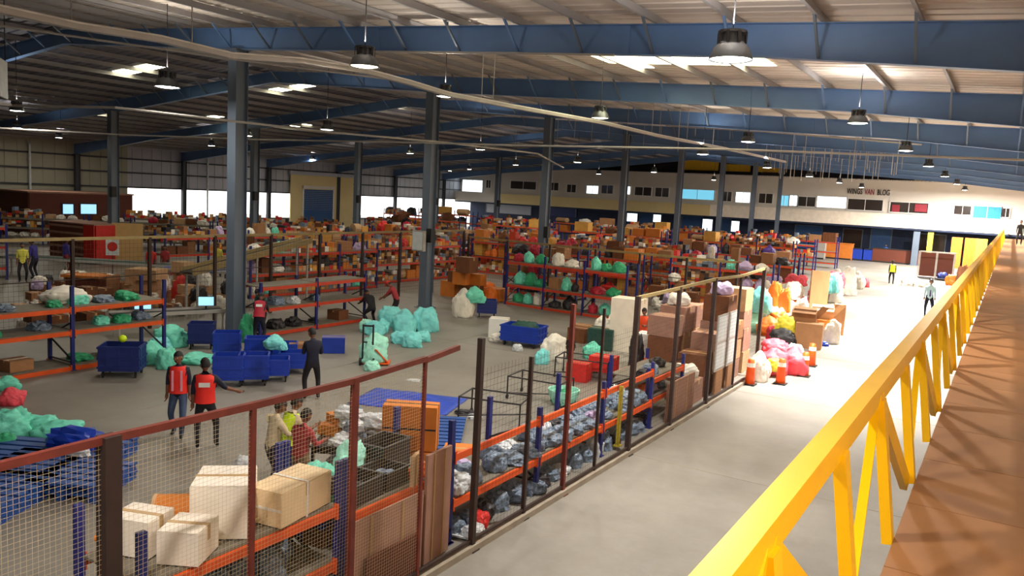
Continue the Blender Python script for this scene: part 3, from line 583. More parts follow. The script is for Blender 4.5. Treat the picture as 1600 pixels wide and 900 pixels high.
    if cap:
        cm = MB(); vs, fs, _ = ball((0, -.004, .03), (.092, .108, .116), 16, 10); keep = [f_ for f_ in fs if all((HR.transposed() @ (vs[i] - hc)).z > .03 for i in f_)]
        cm.add(vs, keep); vs = [hc + HR @ Vector(v) for v in ((-.07, .08, .035), (.07, .08, .035), (.05, .17, .02), (-.05, .17, .02), (-.07, .08, .045), (.07, .08, .045), (.05, .17, .03), (-.05, .17, .03))]
        cm.add(vs, [(3, 2, 1, 0), (4, 5, 6, 7), (0, 1, 5, 4), (1, 2, 6, 5), (2, 3, 7, 6), (3, 0, 4, 7)]); link('cap', cm, M[cap], t, scale=(s, s, s))
    if vest:
        vm = MB(); rg = [(.195, .15, .93), (.185, .14, 1.02), (.175, .13, 1.15), (.195, .137, 1.28), (.2, .13, 1.38), (.185, .11, 1.45), (.11, .085, 1.485)]; n = 16
        vs = [U(a * math.cos(q * math.tau / n), b * math.sin(q * math.tau / n), z) for a, b, z in rg for q in range(n)]
        vm.add(vs, [(i * n + q, i * n + (q + 1) % n, (i + 1) * n + (q + 1) % n, (i + 1) * n + q) for i in range(len(rg) - 1) for q in range(n)])
        vo = link('vest', vm.mesh('vest', True), M[vest], t, scale=(s, s, s))
        def plate(cx, cy, cz, w_, h_, m_, nme):
            pm_ = MB().add([U(cx + a * w_ / 2, cy + b * .006, cz + c * h_ / 2) for c in (-1, 1) for a, b in ((-1, -1), (1, -1), (1, 1), (-1, 1))], [(3, 2, 1, 0), (4, 5, 6, 7), (0, 1, 5, 4), (1, 2, 6, 5), (2, 3, 7, 6), (3, 0, 4, 7)]); link(nme, pm_, M[m_], vo, scale=(1, 1, 1))
        if vlabel: plate(0, -.142, 1.3, .2, .085, vlabel, 'back_patch')
        if stripes: plate(-.085, .138, 1.2, .04, .42, stripes, 'reflective_strip'); plate(.085, .138, 1.2, .04, .42, stripes, 'reflective_strip')
    if extra: extra(t, U)
    return t
def facing(p, px, py, z=0): q = G(px, py, z); return math.atan2(q.y - p.y, q.x - p.x) - PI / 2
AWAY = lambda p: math.atan2(p.y, p.x) - PI / 2
# ================================================================== FENCES
def mesh_panel(L, Hh, pitch, r):
    m = MB()
    n = int(L / pitch)
    for i in range(1, n): x = i * L / n; m.add([(x - r, 0, 0), (x + r, 0, 0), (x + r, 0, Hh), (x - r, 0, Hh), (x, r, 0), (x, r, Hh)], [(0, 1, 2, 3), (1, 4, 5, 2), (4, 0, 3, 5)])
    n = int(Hh / pitch)
    for i in range(1, n): z = i * Hh / n; m.add([(0, 0, z - r), (L, 0, z - r), (L, 0, z + r), (0, 0, z + r), (0, r, z), (L, r, z)], [(0, 1, 2, 3), (1, 4, 5, 2), (4, 0, 3, 5)])
    return m.mesh('wire_mesh')
FX = -6.4
t = thing('mesh_fence', 'red brown steel fence of wire mesh panels along the aisle, nearest the camera', 'fence', (FX, 0, 0))
posts = [(1.2, 3.13, .06, 'rust'), (2.6, 3.13, .06, 'rust'), (3.9, 3.14, .15, 'brownsteel'), (5.45, 3.12, .055, 'rust'), (6.96, 3.12, .075, 'rust'), (8.3, 3.18, .045, 'rust'), (9.62, 3.26, .085, 'brownsteel'), (11.12, 2.76, .06, 'brownsteel'), (12.5, 3.5, .075, 'rust'), (13.8, 3.3, .05, 'brownsteel'), (15.4, 3.4, .1, 'brownsteel'), (17.85, 3.42, .085, 'brownsteel'), (20.5, 3.46, .1, 'brownsteel'), (22.9, 3.4, .06, 'brownsteel'), (25.4, 3.48, .1, 'brownsteel')]
for y, h, w, m in posts:
    link('post', MB().box((0, y, h / 2), (w, w, h)).box((0, y, .01), (w + .1, w + .1, .02)), M[m], t)
for (a, ha, _, _), (b, hb, _, _) in zip(posts, posts[1:]):
    link('bottom_rail', MB().bar((0, a, .16), (0, b, .16), .04, .05), M['brownsteel'], t)
    if b < 8.4 or a > 15: link('top_rail', MB().bar((0, a, ha - .03), (0, b, hb - .03), .06, .07), M['rust' if b < 9 else 'khaki'], t)
    if a < 8.3 or a > 9.6:
        pch = .045
        if b < 9: tag(link('wire_mesh', mesh_panel(b - a, min(ha, hb) - .24, pch, .0015), M['wire'], t, (0, a, .19), (0, 0, PI / 2)), kind='stuff')
        else: tag(link('wire_mesh', mesh_panel(b - a, 2.6, .1, .002), M['brownsteel'], t, (0, a, .19), (0, 0, PI / 2)), kind='stuff')
link('top_rail', MB().bar((0, 8.3, 3.13), (0, 9.05, 3.2), .06, .07), M['rust'], t)
tag(link('concrete_kerb', MB().box((FX, 13.5, .05), (.16, 25, .1)), M['stone']), 'low concrete kerb under the aisle fence', 'kerb')
def back_fence(pts, label, n, H=3.2):
    t = thing('mesh_fence', label, 'fence', (0, 0, 0)); i = 0
    for (a, b) in zip(pts, pts[1:]):
        a = Vector((*a, 0)); b = Vector((*b, 0)); k = max(1, round((b - a).length / 2.7))
        for q in range(k):
            p0 = a + (b - a) * q / k; p1 = a + (b - a) * (q + 1) / k; L = (p1 - p0).length
            link('post', MB().box((p0.x, p0.y, H / 2), (.1, .1, H)), M['brownsteel'], t)
            link('top_rail', MB().bar(p0 + Vector((0, 0, H)), p1 + Vector((0, 0, H)), .06, .1), M['khaki'], t)
            link('middle_rail', MB().bar(p0 + Vector((0, 0, 1.9)), p1 + Vector((0, 0, 1.9)), .03, .03), M['brownsteel'], t)
            o = link('wire_mesh', mesh_panel(L, H - .2, .15, .003), M['brownsteel'], t, tuple(p0 + Vector((0, 0, .15))), (0, 0, math.atan2(p1.y - p0.y, p1.x - p0.x))); o['kind'] = 'stuff'
    link('post', MB().box((b.x, b.y, H / 2), (.1, .1, H)), M['brownsteel'], t)
back_fence([(-25.2, 11.5), (-25.3, 35.8)], 'dark mesh fence with khaki top rail on the left, behind the blue rack', 1)
back_fence([(-25.1, 36.0), (-17.0, 35.2), (-10.0, 35.0)], 'mesh fence with khaki top rail across the middle, behind the mint bags rack', 1, 2.86)

# ================================================================== NEAR RACK LINE ALONG THE FENCE
_, s1 = rack('blue and orange rack by the near fence, loaded with big cream wrapped boxes', -7.36, 5.83, PI / 2, 1, 2.7, 1.16, [.66, 1.38], 1.95)
_, s2 = rack('blue and orange rack by the fence, loaded with black tubs and green bags', -7.36, 8.43, PI / 2, 1, 2.28, 1.16, [.66, 1.2], 1.95)
_, s3 = rack('long blue and orange rack by the fence, lower shelf full of grey blue parcels', -7.36, 13.6, PI / 2, 3, 2.68, 1.16, [.68, 1.42], 1.6, front_only=(1,))
def box_thing(label, loc, dims, rz, m, cat='carton', tilt=(0, 0), strap=None, name='wrapped_carton'):
    t = thing(name, label, cat, loc, rz); t.rotation_euler = (tilt[0], tilt[1], rz); x, y, z = dims
    link('body', MB().box((0, 0, z / 2), (x, y, z - .02)), M[m], t); link('flap', MB().box((0, y / 4 + .003, z), (x - .01, y / 2 - .012, .012)), M[m], t); link('flap', MB().box((0, -y / 4 - .003, z), (x - .01, y / 2 - .012, .012)), M[m], t)
    link('tape', MB().box((0, 0, z + .008), (x + .01, .06, .004)).box((x / 2 + .002, 0, z - .08), (.004, .06, .16)).box((-x / 2 - .002, 0, z - .08), (.004, .06, .16)), M['tape'], t)
    if strap: link('strap', MB().box((0, 0, z / 2), (x + .012, .03, z + .03)).box((0, y / 2, z / 2), (x * .98, .01, .03)).box((0, -y / 2, z / 2), (x * .98, .01, .03)), M[strap], t)
    return t
zt = 1.40; M['tanwrap'] = mat('pale tan wrapping', (232, 204, 162), .75, 0, .1, 3)
box_thing('small cream wrapped box at the left end of the near rack', (-7.55, 4.95, zt), (.5, .44, .4), .35, 'cream_c')
box_thing('squat cream wrapped box at the front edge of the near rack', (-7.02, 5.15, zt), (.44, .5, .36), .5, 'cream_c')
box_thing('largest cream wrapped box in the middle of the near rack', (-7.3, 5.83, zt), (.62, .66, .62), .72, 'cream_c')
box_thing('long tan wrapped box lying at the right end of the near rack, strapped', (-7.08, 6.62, zt), (.5, .95, .42), .15, 'tanwrap', strap='whiteplastic')
t = thing('wrapped_drum', 'orange cardboard drum lying behind the cream boxes', 'drum', (-7.66, 5.52, zt + .02), .75)
link('shell', MB().tube([(-.3, 0, .19), (-.27, 0, .19), (.27, 0, .19), (.3, 0, .19)], [.17, .19, .19, .17], 18), M['cartonorange'], t); link('rim', MB().tube([(-.29, 0, .19), (-.25, 0, .19)], .196, 18).tube([(.25, 0, .19), (.29, 0, .19)], .196, 18), M['cartonlight'], t)
item('roll', (-7.8, 5.1, zt), (.9, .07, .07), .9, 'cartonorange', 'long thin orange roll lying behind the cream boxes', 'roll')
item('poly', (-8.35, 6.05, 0), (.5, .5, 1.0), .4, 'whitepoly', 'white netted parcel standing behind the near rack', 'parcel')
item('bag', (-8.5, 4.3, 0), (.7, .5, .5), .4, 'mintpale', 'small pale mint bag on the floor left of the near rack', 'bag')
item('open', (-7.3, 7.35, .68), (.34, .3, .3), .1, 'cartondark', 'dark open carton on the lower shelf, left end of the tub rack', 'carton')
for i in range(6): item('poly', (-7.1 - .3 * (i % 2), 4.8 + i * .38, .68), (.42, .4, .34), i, 'greypoly', 'grey blue parcel under the cream boxes on the near rack', 'parcel', 'grey parcels under the cream boxes')
# tubs
tub = MB(); tub.box((0, 0, .01), (.9, .9, .02)).box((0, .47, .5), (1, .04, 1)).box((0, -.47, .5), (1, .04, 1)).box((.47, 0, .5), (.04, .92, 1)).box((-.47, 0, .5), (.04, .92, 1)).box((0, .49, .96), (1.06, .06, .07)).box((0, -.49, .96), (1.06, .06, .07)).box((.5, 0, .96), (.06, 1, .07)).box((-.5, 0, .96), (.06, 1, .07)); tub = tub.mesh('tub')
def tubf(loc, dims, rz, m, label): return tag(link('plastic_tub', tub, M[m], None, loc, (0, 0, rz), dims), label, 'tub')
z2 = 1.215
tubf((-7.1, 7.78, z2), (.5, .62, .3), .1, 'darksteel', 'black plastic tub on the rack beside the long tan box'); item('poly', (-7.1, 7.78, z2 + .02), (.4, .5, .2), 0, 'darkbag', 'dark parcels inside the left black tub', 'parcel')
tubf((-7.15, 8.42, z2), (.5, .5, .26), .05, 'darksteel', 'second black plastic tub with a lidless grey rim'); item('poly', (-7.15, 8.42, z2 + .02), (.38, .38, .18), 2, 'greypoly', 'grey parcel inside the second black tub', 'parcel')
tubf((-7.62, 8.95, z2), (.5, .7, .42), .1, 'darkbag', 'largest black tub at the back of the rack'); item('bag', (-7.7, 8.3, z2), (.5, .72, .55), .5, 'mintpale', 'pale mint bag slumped against the largest black tub', 'bag')
item('bag', (-7.66, 7.62, z2), (.6, .6, .42), .2, 'mint', 'mint bag behind the left black tub', 'bag'); item('poly', (-7.2, 7.42, z2), (.3, .22, .12), .2, 'green', 'small green parcel at the blue rack post', 'parcel')
tubf((-7.45, 7.5, .68), (.5, .4, .3), 0, 'blueplastic', 'blue tub on the lower shelf beside the blue rack post')
for i in range(4): item('poly', (-7.0, 8.8 + i * .16, z2), (.34, .14, .12), .3, 'orangebag', 'orange parcel beside the tall cardboard sheets', 'parcel', 'orange parcels on the tub rack')
def sheetboard(label, loc, w, h, rz, tilt, m='cartonlight', th=.03):
    t = thing('cardboard_sheet', label, 'cardboard', loc, rz); t.rotation_euler = (tilt, 0, rz)
    link('panel', MB().box((0, 0, h / 2), (w, th, h)), M[m], t); link('fold', MB().box((w * .2, -th * .7, h / 2), (.012, .012, h * .98)).box((-w * .22, -th * .7, h / 2), (.012, .012, h * .98)), M['tape'], t)
cardp = mat('pinkish worn cardboard', (158, 118, 100), .85, 0, .14, 3); M['cardpink'] = cardp
sheetboard('wide pinkish cardboard sheet leaning inside the fence', (-6.62, 7.9, .05), 1.5, 1.12, PI / 2, 0, 'cardpink'); tag(link('opening_panel', MB().box((0, 0, .33), (.03, 1.05, .6)).box((0, 0, .015), (.05, 1.1, .03)), M['brownwall'], None, (-6.56, 7.95, .0)), 'dark red brown panel standing for the opening low in the pinkish cardboard sheet', 'panel'); sheetboard('tall pinkish cardboard sheet standing at the rack end', (-6.66, 9.05, .03), .62, 1.62, PI / 2 + .05, 0, 'cardpink', .05)  # the dark panel stands in for an opening low in the wide sheet
sheetboard('narrow pale cardboard sheet behind the tall one', (-6.85, 8.78, .03), .34, 1.6, PI / 2 + .3, 0, 'cartonlight', .06)
item('carton', (-6.9, 8.3, .05), (.34, .8, .55), 0, 'cartondark', 'reddish brown carton low behind the pinkish cardboard sheet', 'carton')
# grey blue parcels on the long rack
BAY = lambda y: ['nearest', 'middle', 'farthest'][min(2, int((y - 9.6) / 2.68))]
random.seed(5)
y = 9.95
while y < 17.3:
    for xx in (-7.05, -7.5):
        if random.random() < .8:
            m = random.choices(['greypoly', 'whitepoly', 'darkbag', 'mint', 'lilac'], [9, 2.2, 2.4, .7, .6])[0]
            item(random.choice(['poly', 'poly', 'bag']), (xx, y, .695), (random.uniform(.4, .6), random.uniform(.4, .6), random.uniform(.15, .34)), random.uniform(0, 3), m, f'{CN[m]} crumpled parcel in the {BAY(y)} bay of the long rack by the fence', 'parcel', f'{CN[m]} parcels in the {BAY(y)} bay of the long rack')
    if random.random() < .95:
        m = random.choices(['greypoly', 'whitepoly', 'darkbag', 'lilac', 'cartondark'], [9, 3, 3, 1, 1])[0]
        item('poly', (-6.98, y, .0), (.42, .42, random.uniform(.2, .45)), random.uniform(0, 3), m, f'{CN[m]} flattened parcel on the floor under the {BAY(y)} bay of the long rack', 'parcel', f'{CN[m]} parcels on the floor under the {BAY(y)} bay of the long rack')
    y += random.uniform(.4, .55)
item('bag', (-6.75, 10.35, .04), (.3, .42, .26), .3, 'red', 'bright red parcel at the foot of the fence', 'parcel'); item('carton', (-6.78, 9.95, .04), (.24, .36, .03), .2, 'whitepoly', 'flat white envelope on the bottom shelf beside the red parcel', 'envelope')
for i, (y, x) in enumerate(((10.0, -6.6), (10.5, -6.95), (11.7, -6.9), (12.3, -6.85))): item('poly', (x, y, .03), (.4, .4, .2), i, 'greypoly' if i else 'whitepoly', ['white parcel on the floor beside the fence post', 'grey parcel on the floor behind the red parcel', 'grey parcel on the floor under the long rack', 'small grey parcel farther along under the long rack'][i], 'parcel')
tag(link('yellow_strip', MB().box((-6.72, 15.6, .75), (.06, .1, 1.3)).box((-6.72, 15.6, .09), (.14, .16, .03)), M['yellowbag']), 'yellow post protector beside the dark fence post', 'post guard')
# the upright orange board and box beside the rack
box_thing('large flat orange carton strapped and standing upright behind the rack', (-8.55, 10.75, .86), (.95, .42, .78), .52, 'cartonorange', strap='darksteel')
box_thing('lower orange carton carrying the upright one', (-8.6, 10.75, .16), (.9, .6, .68), .52, 'cartonorange')
box_thing('orange carton on the floor right of the upright one', (-7.95, 11.35 + .3, 0), (.5, .6, .5), .6, 'cartonorange') if False else item('carton', (-8.45, 12.2, 0), (.7, .6, .5), .5, 'cartonorange', 'orange carton on the floor right of the upright strapped one', 'carton')
# plastic pallets
slat = MB().box((0, 0, .13), (1.18, .19, .03)).box((0, .09, .125), (1.18, .012, .04)).box((0, -.09, .125), (1.18, .012, .04)).mesh('slat')
runner = MB().box((0, 0, .07), (.12, 1.15, .09)).box((0, 0, .012), (.14, 1.15, .024)).mesh('runner')
def pallet(x, y, z, rz, label, m='palletblue', group=None, s=(1, 1, 1)):
    t = thing('plastic_pallet', label, 'pallet', (x, y, z), rz, group); t.scale = s
    for i in range(5): link('slat', slat, M[m], t, (0, -.48 + i * .24, 0))
    for i in (-.5, 0, .5): link('runner', runner, M[m], t, (i, 0, 0))
    return t
for i, (x, y) in enumerate(((-9.2, 12.1), (-9.85, 13.15), (-10.5, 14.2), (-10.9, 12.4), (-11.5, 13.5), (-9.6, 10.9))):
    pallet(x, y, 0, .55, 'blue slatted pallet of the floor patch behind the orange cartons', 'palletblue', 'blue pallets behind the orange cartons')
pallet(-8.6, 10.75, 0, .52, 'blue pallet under the orange cartons')
for i, (x, y) in enumerate(((-12.8, 5.2), (-13.4, 6.3), (-13.0, 7.45), (-14.05, 7.2), (-14.5, 6.1), (-14.25, 8.3), (-15.1, 7.3))):
    for z in (0, .15): pallet(x, y, z, .48, f'blue slatted pallet in the {"upper" if z else "lower"} layer of the patch at the left edge', 'palletblue', f'{"upper" if z else "lower"} layer of blue pallets at the left edge', (1.06, 1.08, 1))
random.seed(8)
def cloth(label, cx, cy, w, l, rz, m, z=.012, amp=.05, name='tarpaulin'):
    b = MB(); n = 16; vs = []
    for i in range(n + 1):
        for k in range(n + 1):
            u = i / n - .5; v = k / n - .5; e = max(abs(u), abs(v)) * 2
            vs.append((u * w, v * l, z + (abs(noise.noise(Vector((u * 5, v * 5, cx)))) * amp * 2) * (1 - e ** 4)))
    b.add(vs, [(i * (n + 1) + k, (i + 1) * (n + 1) + k, (i + 1) * (n + 1) + k + 1, i * (n + 1) + k + 1) for i in range(n) for k in range(n)])
    o = link(name, b.mesh(name, True), M[m], None, (cx, cy, 0), (0, 0, rz)); so = o.modifiers.new('t', 'SOLIDIFY'); so.thickness = .008; return tag(o, label, 'tarpaulin')
cloth('blue tarpaulin spread on the floor behind the orange cartons', -12.5, 15.6, 2.6, 1.7, .3, 'tarp', amp=.08)
item('poly', (-10.75, 15.6, 0), (.5, .3, .12), .3, 'darkbag', 'dark rag at the right end of the blue tarpaulin', 'rag'); item('poly', (-10.4, 15.5, 0), (.4, .3, .1), 1, 'whitepoly', 'white rag at the right end of the blue tarpaulin', 'rag')
item('bag', (-10.0, 11.15, 0), (.3, .4, .12), 0, 'red', 'small red packet on the floor behind the green bag', 'parcel')
# sorting table with the parcel pile
tx, ty = -9.75, 10.6
t = thing('sorting_table', 'dark steel sorting table heaped with white parcels', 'table', (tx, ty, 0), .5)
link('table_top', MB().box((0, 0, .84), (1.15, 1.5, .04)), M['darksteel'], t); link('skirt', MB().box((0, 0, .77), (1.09, 1.44, .09)), M['darksteel'], t); link('lower_shelf', MB().box((0, 0, .3), (1.05, 1.4, .03)), M['darksteel'], t)
for a in (-.53, .53):
    for b in (-.7, .7): link('leg', MB().box((a, b, .41), (.05, .05, .82)), M['darksteel'], t)
random.seed(12)
for i in range(15):
    lev = 0 if i < 8 else (1 if i < 13 else 2); a = random.uniform(-.4, .4) * (1 - lev * .3); b = (-.62 + (i % 8) * .17) if lev == 0 else random.uniform(-.35, .35)
    m = ['whitepoly', 'whitepoly', 'greypoly', 'whitepoly', 'cartonorange', 'whitepoly'][i % 6]
    item('poly' if m != 'cartonorange' else 'carton', (tx + a * math.cos(.5) - b * math.sin(.5), ty + a * math.sin(.5) + b * math.cos(.5), .865 + lev * .17), (random.uniform(.4, .6), random.uniform(.3, .45), random.uniform(.15, .22)), random.uniform(0, 3), m, f'{CN[m]} parcel heaped on the dark sorting table', 'parcel', f'{CN[m]} parcels on the sorting table')
item('poly', (-9.5, 10.9, 1.38), (.6, .45, .24), .4, 'whitepoly', 'white printed parcel on top of the heap', 'parcel')
item('carton', (-9.05, 11.35, .862), (.42, .34, .36), .6, 'cartonlight', 'open tan carton at the right end of the sorting table', 'carton')
item('bag', (-8.75, 9.2, 0), (.5, .5, .9), .3, 'darkgreen', 'dark green netted bag under the sorting table end', 'bag')
item('bag', (-11.5, 9.6, 0), (.42, .42, .34), .3, 'whitepoly', 'small white parcel on the floor left of the three workers', 'parcel')
# bent guard pipe in front of the workers
tag(link('guard_pipe', MB().tube([G(430, 715, 0), G(430, 715, 1.0), G(445, 728, .95), G(475, 740, .92), G(505, 744, .95), (-8.1, 7.5, .95), (-8.1, 7.5, 0)], .02, 6), M['greysteel']), 'curved grey pipe rail behind the near rack', 'pipe')

# ================================================================== PEOPLE IN FRONT
def headat(px, py, z=1.70): p = G(px, py, z); return Vector((p.x, p.y, 0))
p = headat(278, 546); p = G(279, 682); person((p.x, p.y, 0), AWAY(p) + PI - .25, 'man in open red vest with pink stripes over dark shirt, jeans, facing the camera', 'navycloth', 'denim', 'short', vest='redvest', stripes='pinkstripe', look=-.3, feet=((-.1, .18), (.12, -.16)), height=1.74)
p = G(320, 702); person((p.x, p.y, 0), AWAY(p) - .12, 'man in red vest with white back patch, seen from behind, one arm held out', 'navycloth', 'blackcloth', 'short', vest='redvest', vlabel='whiteplastic', look=.35, nod=.2, feet=((-.13, -.04), (.2, .06)), arms=(((-.15, 0, -1), (-.05, .1, -1)), ((.6, .25, -.75), (.9, .3, -.35))), height=1.78)
p = G(487, 625); person((p.x, p.y, 0), AWAY(p) + .15, 'man in dark navy shirt and black trousers standing by the small brown carton', 'navycloth', 'blackcloth', 'short', look=.4, nod=.35, feet=((-.15, 0), (.15, .02)), arms=(((-.12, .25, -.9), (.25, .9, .1)), ((.15, .2, -.9), (-.3, .9, .1))), height=1.76)
q = G(530, 680, .9)
def at_head(px, py, h): p = G(px, py, h * .985); return Vector((p.x, p.y, 0))
tgt = Vector((tx, ty, 0))
def face(p, extra=0): d = tgt - p; return math.atan2(d.y, d.x) - PI / 2 + extra
p = at_head(426, 632, 1.68); person(p, face(p), 'worker in beige checked shirt and dark jeans at the left of the sorting table', 'beigecloth', 'navycloth', 'shirt', lean=.12, nod=.35, arms=(((-.1, .5, -.8), (.2, .9, .1)), ((.1, .5, -.8), (-.1, .9, .15))), height=1.68)
p = at_head(454, 627, 1.68); person(p, face(p, .2), 'worker in fluorescent yellow vest at the sorting table', 'beigecloth', 'denim', 'short', lean=.1, nod=.3, vest='hiviz', arms=(((-.1, .5, -.8), (.1, .9, .2)), ((.1, .4, -.8), (-.1, .9, .2))), height=1.68)
p = at_head(470, 649, 1.62); person(p, face(p, -.1), 'worker in maroon shirt and khaki trousers at the near side of the sorting table', 'maroon', 'khakicloth', 'shirt', lean=.1, nod=.3, arms=(((-.1, .5, -.8), (.1, .9, .1)), ((.15, .35, -.9), (-.1, .9, .1))), height=1.64)
# ================================================================== MIDDLE FLOOR
_, sL = rack('blue and orange rack at the left edge with green and white goods', -21.65, 11.85, PI / 2, 2, 2.75, 1.2, [.13, 1.1, 1.72], 2.3)
fill(sL, [('poly', 'green', 2), ('poly', 'greypoly', 2), ('poly', 'whitepoly', 1), ('poly', 'mint', 1), ('carton', 'carton', .6)], 'left edge rack', 3, .5, (.4, .8), .3)
item('sack', (-21.9, 12.1, 1.74), (1.3, .8, .5), 1.4, 'whitesack', 'white sack slumped on top of the left edge rack', 'sack')
_, sC = rack('orange rack of three shelves beside the nearest column', -21.95, 21.1, PI / 2, 2, 2.6, 1.15, [.14, 1.0, 1.74], 1.9, 'redbeam')
fill(sC, [('poly', 'darkbag', 3), ('poly', 'greypoly', 2), ('carton', 'cartondark', 3), ('poly', 'whitepoly', 1), ('poly', 'green', 1)], 'rack beside the nearest column', 3, .6, (.4, .8), .4, skip=[(0, 2), (1, 2)])
_, sD = rack('red beamed rack with mint and green bags on top, across the middle', -17.2, 33.0, -.06, 3, 2.15, 1.1, [.12, 1.0, 2.1], 2.5, 'redbeam')
fill(sD, [('bag', 'mint', 2), ('bag', 'green', 2), ('bag', 'darkbag', 2), ('bag', 'lilac', 1), ('bag', 'crimson', 1), ('bag', 'whitesack', 2), ('carton', 'carton', 1)], 'middle rack with mint bags', 3, .95, (.4, .75), .65)
_, sE = rack('dark rack with crimson sacks on top, right of the tan sacks', -20.9, 37.2, -.06, 2, 2.3, 1.1, [.12, 1.1, 2.1], 2.6, 'redbeam')
fill(sE, [('bag', 'crimson', 3), ('bag', 'lilac', 1), ('bag', 'darkbag', 1), ('carton', 'carton', 1)], 'rack with crimson sacks', 3, .9, (.6, 1.1), .7)
# carts and bins
def cart(loc, dims, rz, label, m='navyplastic'):
    t = thing('plastic_bin', label, 'bin', loc, rz); x, y, z = dims; b = MB(); th = .025; z0 = .18
    b.box((0, 0, z0 + .02), (x * .9, y * .9, .04))
    for sx in (-1, 1): b.bar((sx * x * .45, 0, z0), (sx * x * .5, 0, z), y * .92, th, up=(1, 0, 0)) if False else b.box((sx * x * .47, 0, (z0 + z) / 2), (th, y * .95, z - z0)).box((0, sx * y * .47, (z0 + z) / 2), (x * .95, th, z - z0))
    for zz in (z - .04, (z0 + z) / 2, z0 + .1):
        for sx in (-1, 1): b.box((sx * x * .49, 0, zz), (.03, y, .05)).box((0, sx * y * .49, zz), (x, .03, .05))
    for a in (-.3, 0, .3):
        for sx in (-1, 1): b.box((sx * x * .485, a * y, (z0 + z) / 2), (.02, .04, z - z0)).box((a * x, sx * y * .485, (z0 + z) / 2), (.04, .02, z - z0))
    link('tub', b, M[m], t)
    for sx in (-1, 1):
        for sy in (-1, 1): link('wheel', MB().tube([(sx * x * .38 - .02, sy * y * .38, .07), (sx * x * .38 + .02, sy * y * .38, .07)], .07, 10).box((sx * x * .38, sy * y * .38, .13), (.05, .05, .1)), M['black'], t)
    return t
p = G(190, 592); cart((p.x - .35, p.y + .25, 0), (1.05, .8, .85), .75, 'dark blue wheeled bin at the end of the left rack')
item('poly', (p.x - .35, p.y + .25, .6), (.85, .65, .35), 1, 'teal', 'pale teal sheeting stuffed in the wheeled bin', 'sheeting'); 
tag(link('yellow_ball', MB().loft([(0, 0, -.1, .02, .02), (0, 0, -.07, .08, .08), (0, 0, 0, .11, .11), (0, 0, .07, .08, .08), (0, 0, .1, .02, .02)], 12).mesh('ball', True), M['hiviz'], None, (p.x - .5, p.y + .35, .96)), 'bright yellow ball on the wheeled bin', 'ball')
bins = [((352, 608), 'blueplastic'), ((392, 606), 'blueplastic'), ((425, 600), 'blueplastic'), ((455, 588), 'blueplastic'), ((350, 565), 'blueplastic'), ((400, 575), 'blueplastic'), ((440, 572), 'blueplastic'), ((310, 548), 'navyplastic')]
nb = ['front left blue bin right of the man with the back patch', 'middle blue bin of the front row', 'right blue bin of the front row', 'low blue bin at the right end of the bins', 'blue bin behind the front left one', 'blue bin behind the middle one', 'blue bin in front of the round aqua sack', 'dark blue bin under the mint sacks']
for i, ((px, py), m) in enumerate(bins):
    p = G(px, py); cart((p.x - .3, p.y + .35, 0), (.78, .62, .62 if i in (2, 3, 6) else .82), .8, nb[i], m)
p = G(521, 553); box_thing('small blue crate behind the man in dark navy', (p.x - .2, p.y + .2, 0), (.72, .5, .5), .75, 'blueplastic', 'crate', name='blue_crate')
p = G(462, 566); box_thing('small brown carton beside the man in dark navy', (p.x - .1, p.y + .2, 0), (.55, .5, .55), .8, 'carton')
sk = [('sack', 236, 572, 50, 46, 'mint', 'mint sack lying right of the wheeled bin'), ('bag', 262, 578, 36, 40, 'mint', 'mint sack in front of the left pile'), ('sack', 268, 545, 52, 44, 'mint', 'mint sack heaped behind the left pile'), ('sack', 310, 572, 56, 28, 'mint', 'long mint sack right of the standing men'), ('bag', 250, 552, 40, 30, 'aqua', 'aqua sack between the mint sacks')]
for k, px, py, w, h, m, lab in sk: put(k, px, py, w, h, m, lab)
p = G(432, 570); put('sack', 429, 548, 36, 30, 'aqua', 'round aqua sack sitting on the blue bins', z=.62); put('bag', 455, 550, 34, 16, 'mintpale', 'pale mint bag beside the round aqua sack', z=.56); put('bag', 442, 548, 16, 16, 'aqua', 'small aqua bag beside the round sack', z=.62)
for i, (px, py, w, h, m, lab) in enumerate([(610, 512, 44, 38, 'aqua', 'aqua sack in the middle of the long pile'), (632, 522, 44, 44, 'aqua', 'aqua sack at the front of the long pile'), (664, 520, 44, 46, 'aqua', 'aqua sack at the right end of the pile'), (585, 525, 34, 28, 'aqua', 'aqua sack left in the pile'), (572, 520, 24, 24, 'mintpale', 'pale sack at the left end of the pile'), (598, 521, 22, 26, 'aqua', 'small aqua sack in front of the pile')]):
    put('sack' if i % 2 else 'bag', px, py, w, h, m, lab, dr=.9)
for i, (px, py, w, h, z, lab) in enumerate([(645, 508, 34, 30, .8, 'aqua sack on top of the pile, highest'), (662, 500, 26, 20, .8, 'aqua sack on top of the pile, right'), (625, 507, 30, 24, .7, 'aqua sack on top of the pile, left')]):
    put('bag', px, py, w, h, 'aqua', lab, z=z, dr=.8)
# pallet jack with sack
p = G(566, 570); t = thing('hand_truck', 'orange and black hand truck carrying a pale mint sack', 'hand truck', (p.x, p.y, 0), .6)
link('frame', MB().box((0, 0, .62), (.05, .05, 1.24)).box((.3, 0, .62), (.05, .05, 1.24)).box((.15, 0, 1.2), (.34, .05, .05)).box((.15, 0, .7), (.3, .03, .04)), M['black'], t); link('toe_plate', MB().box((.4, .25, .06), (.8, .6, .03)).bar((.35, -.02, .5), (.7, .2, .06), .3, .03), M['beam'], t)
for a in (-.05, .35): link('wheel', MB().tube([(a - .03, -.1, .12), (a + .03, -.1, .12)], .12, 12), M['black'], t)
put('sack', 583, 568, 46, 54, 'mintpale', 'big pale mint sack leaning on the hand truck', z=.08, dr=.85); put('bag', 583, 536, 28, 20, 'mintpale', 'small pale mint bag on top of the leaning sack', z=.85)
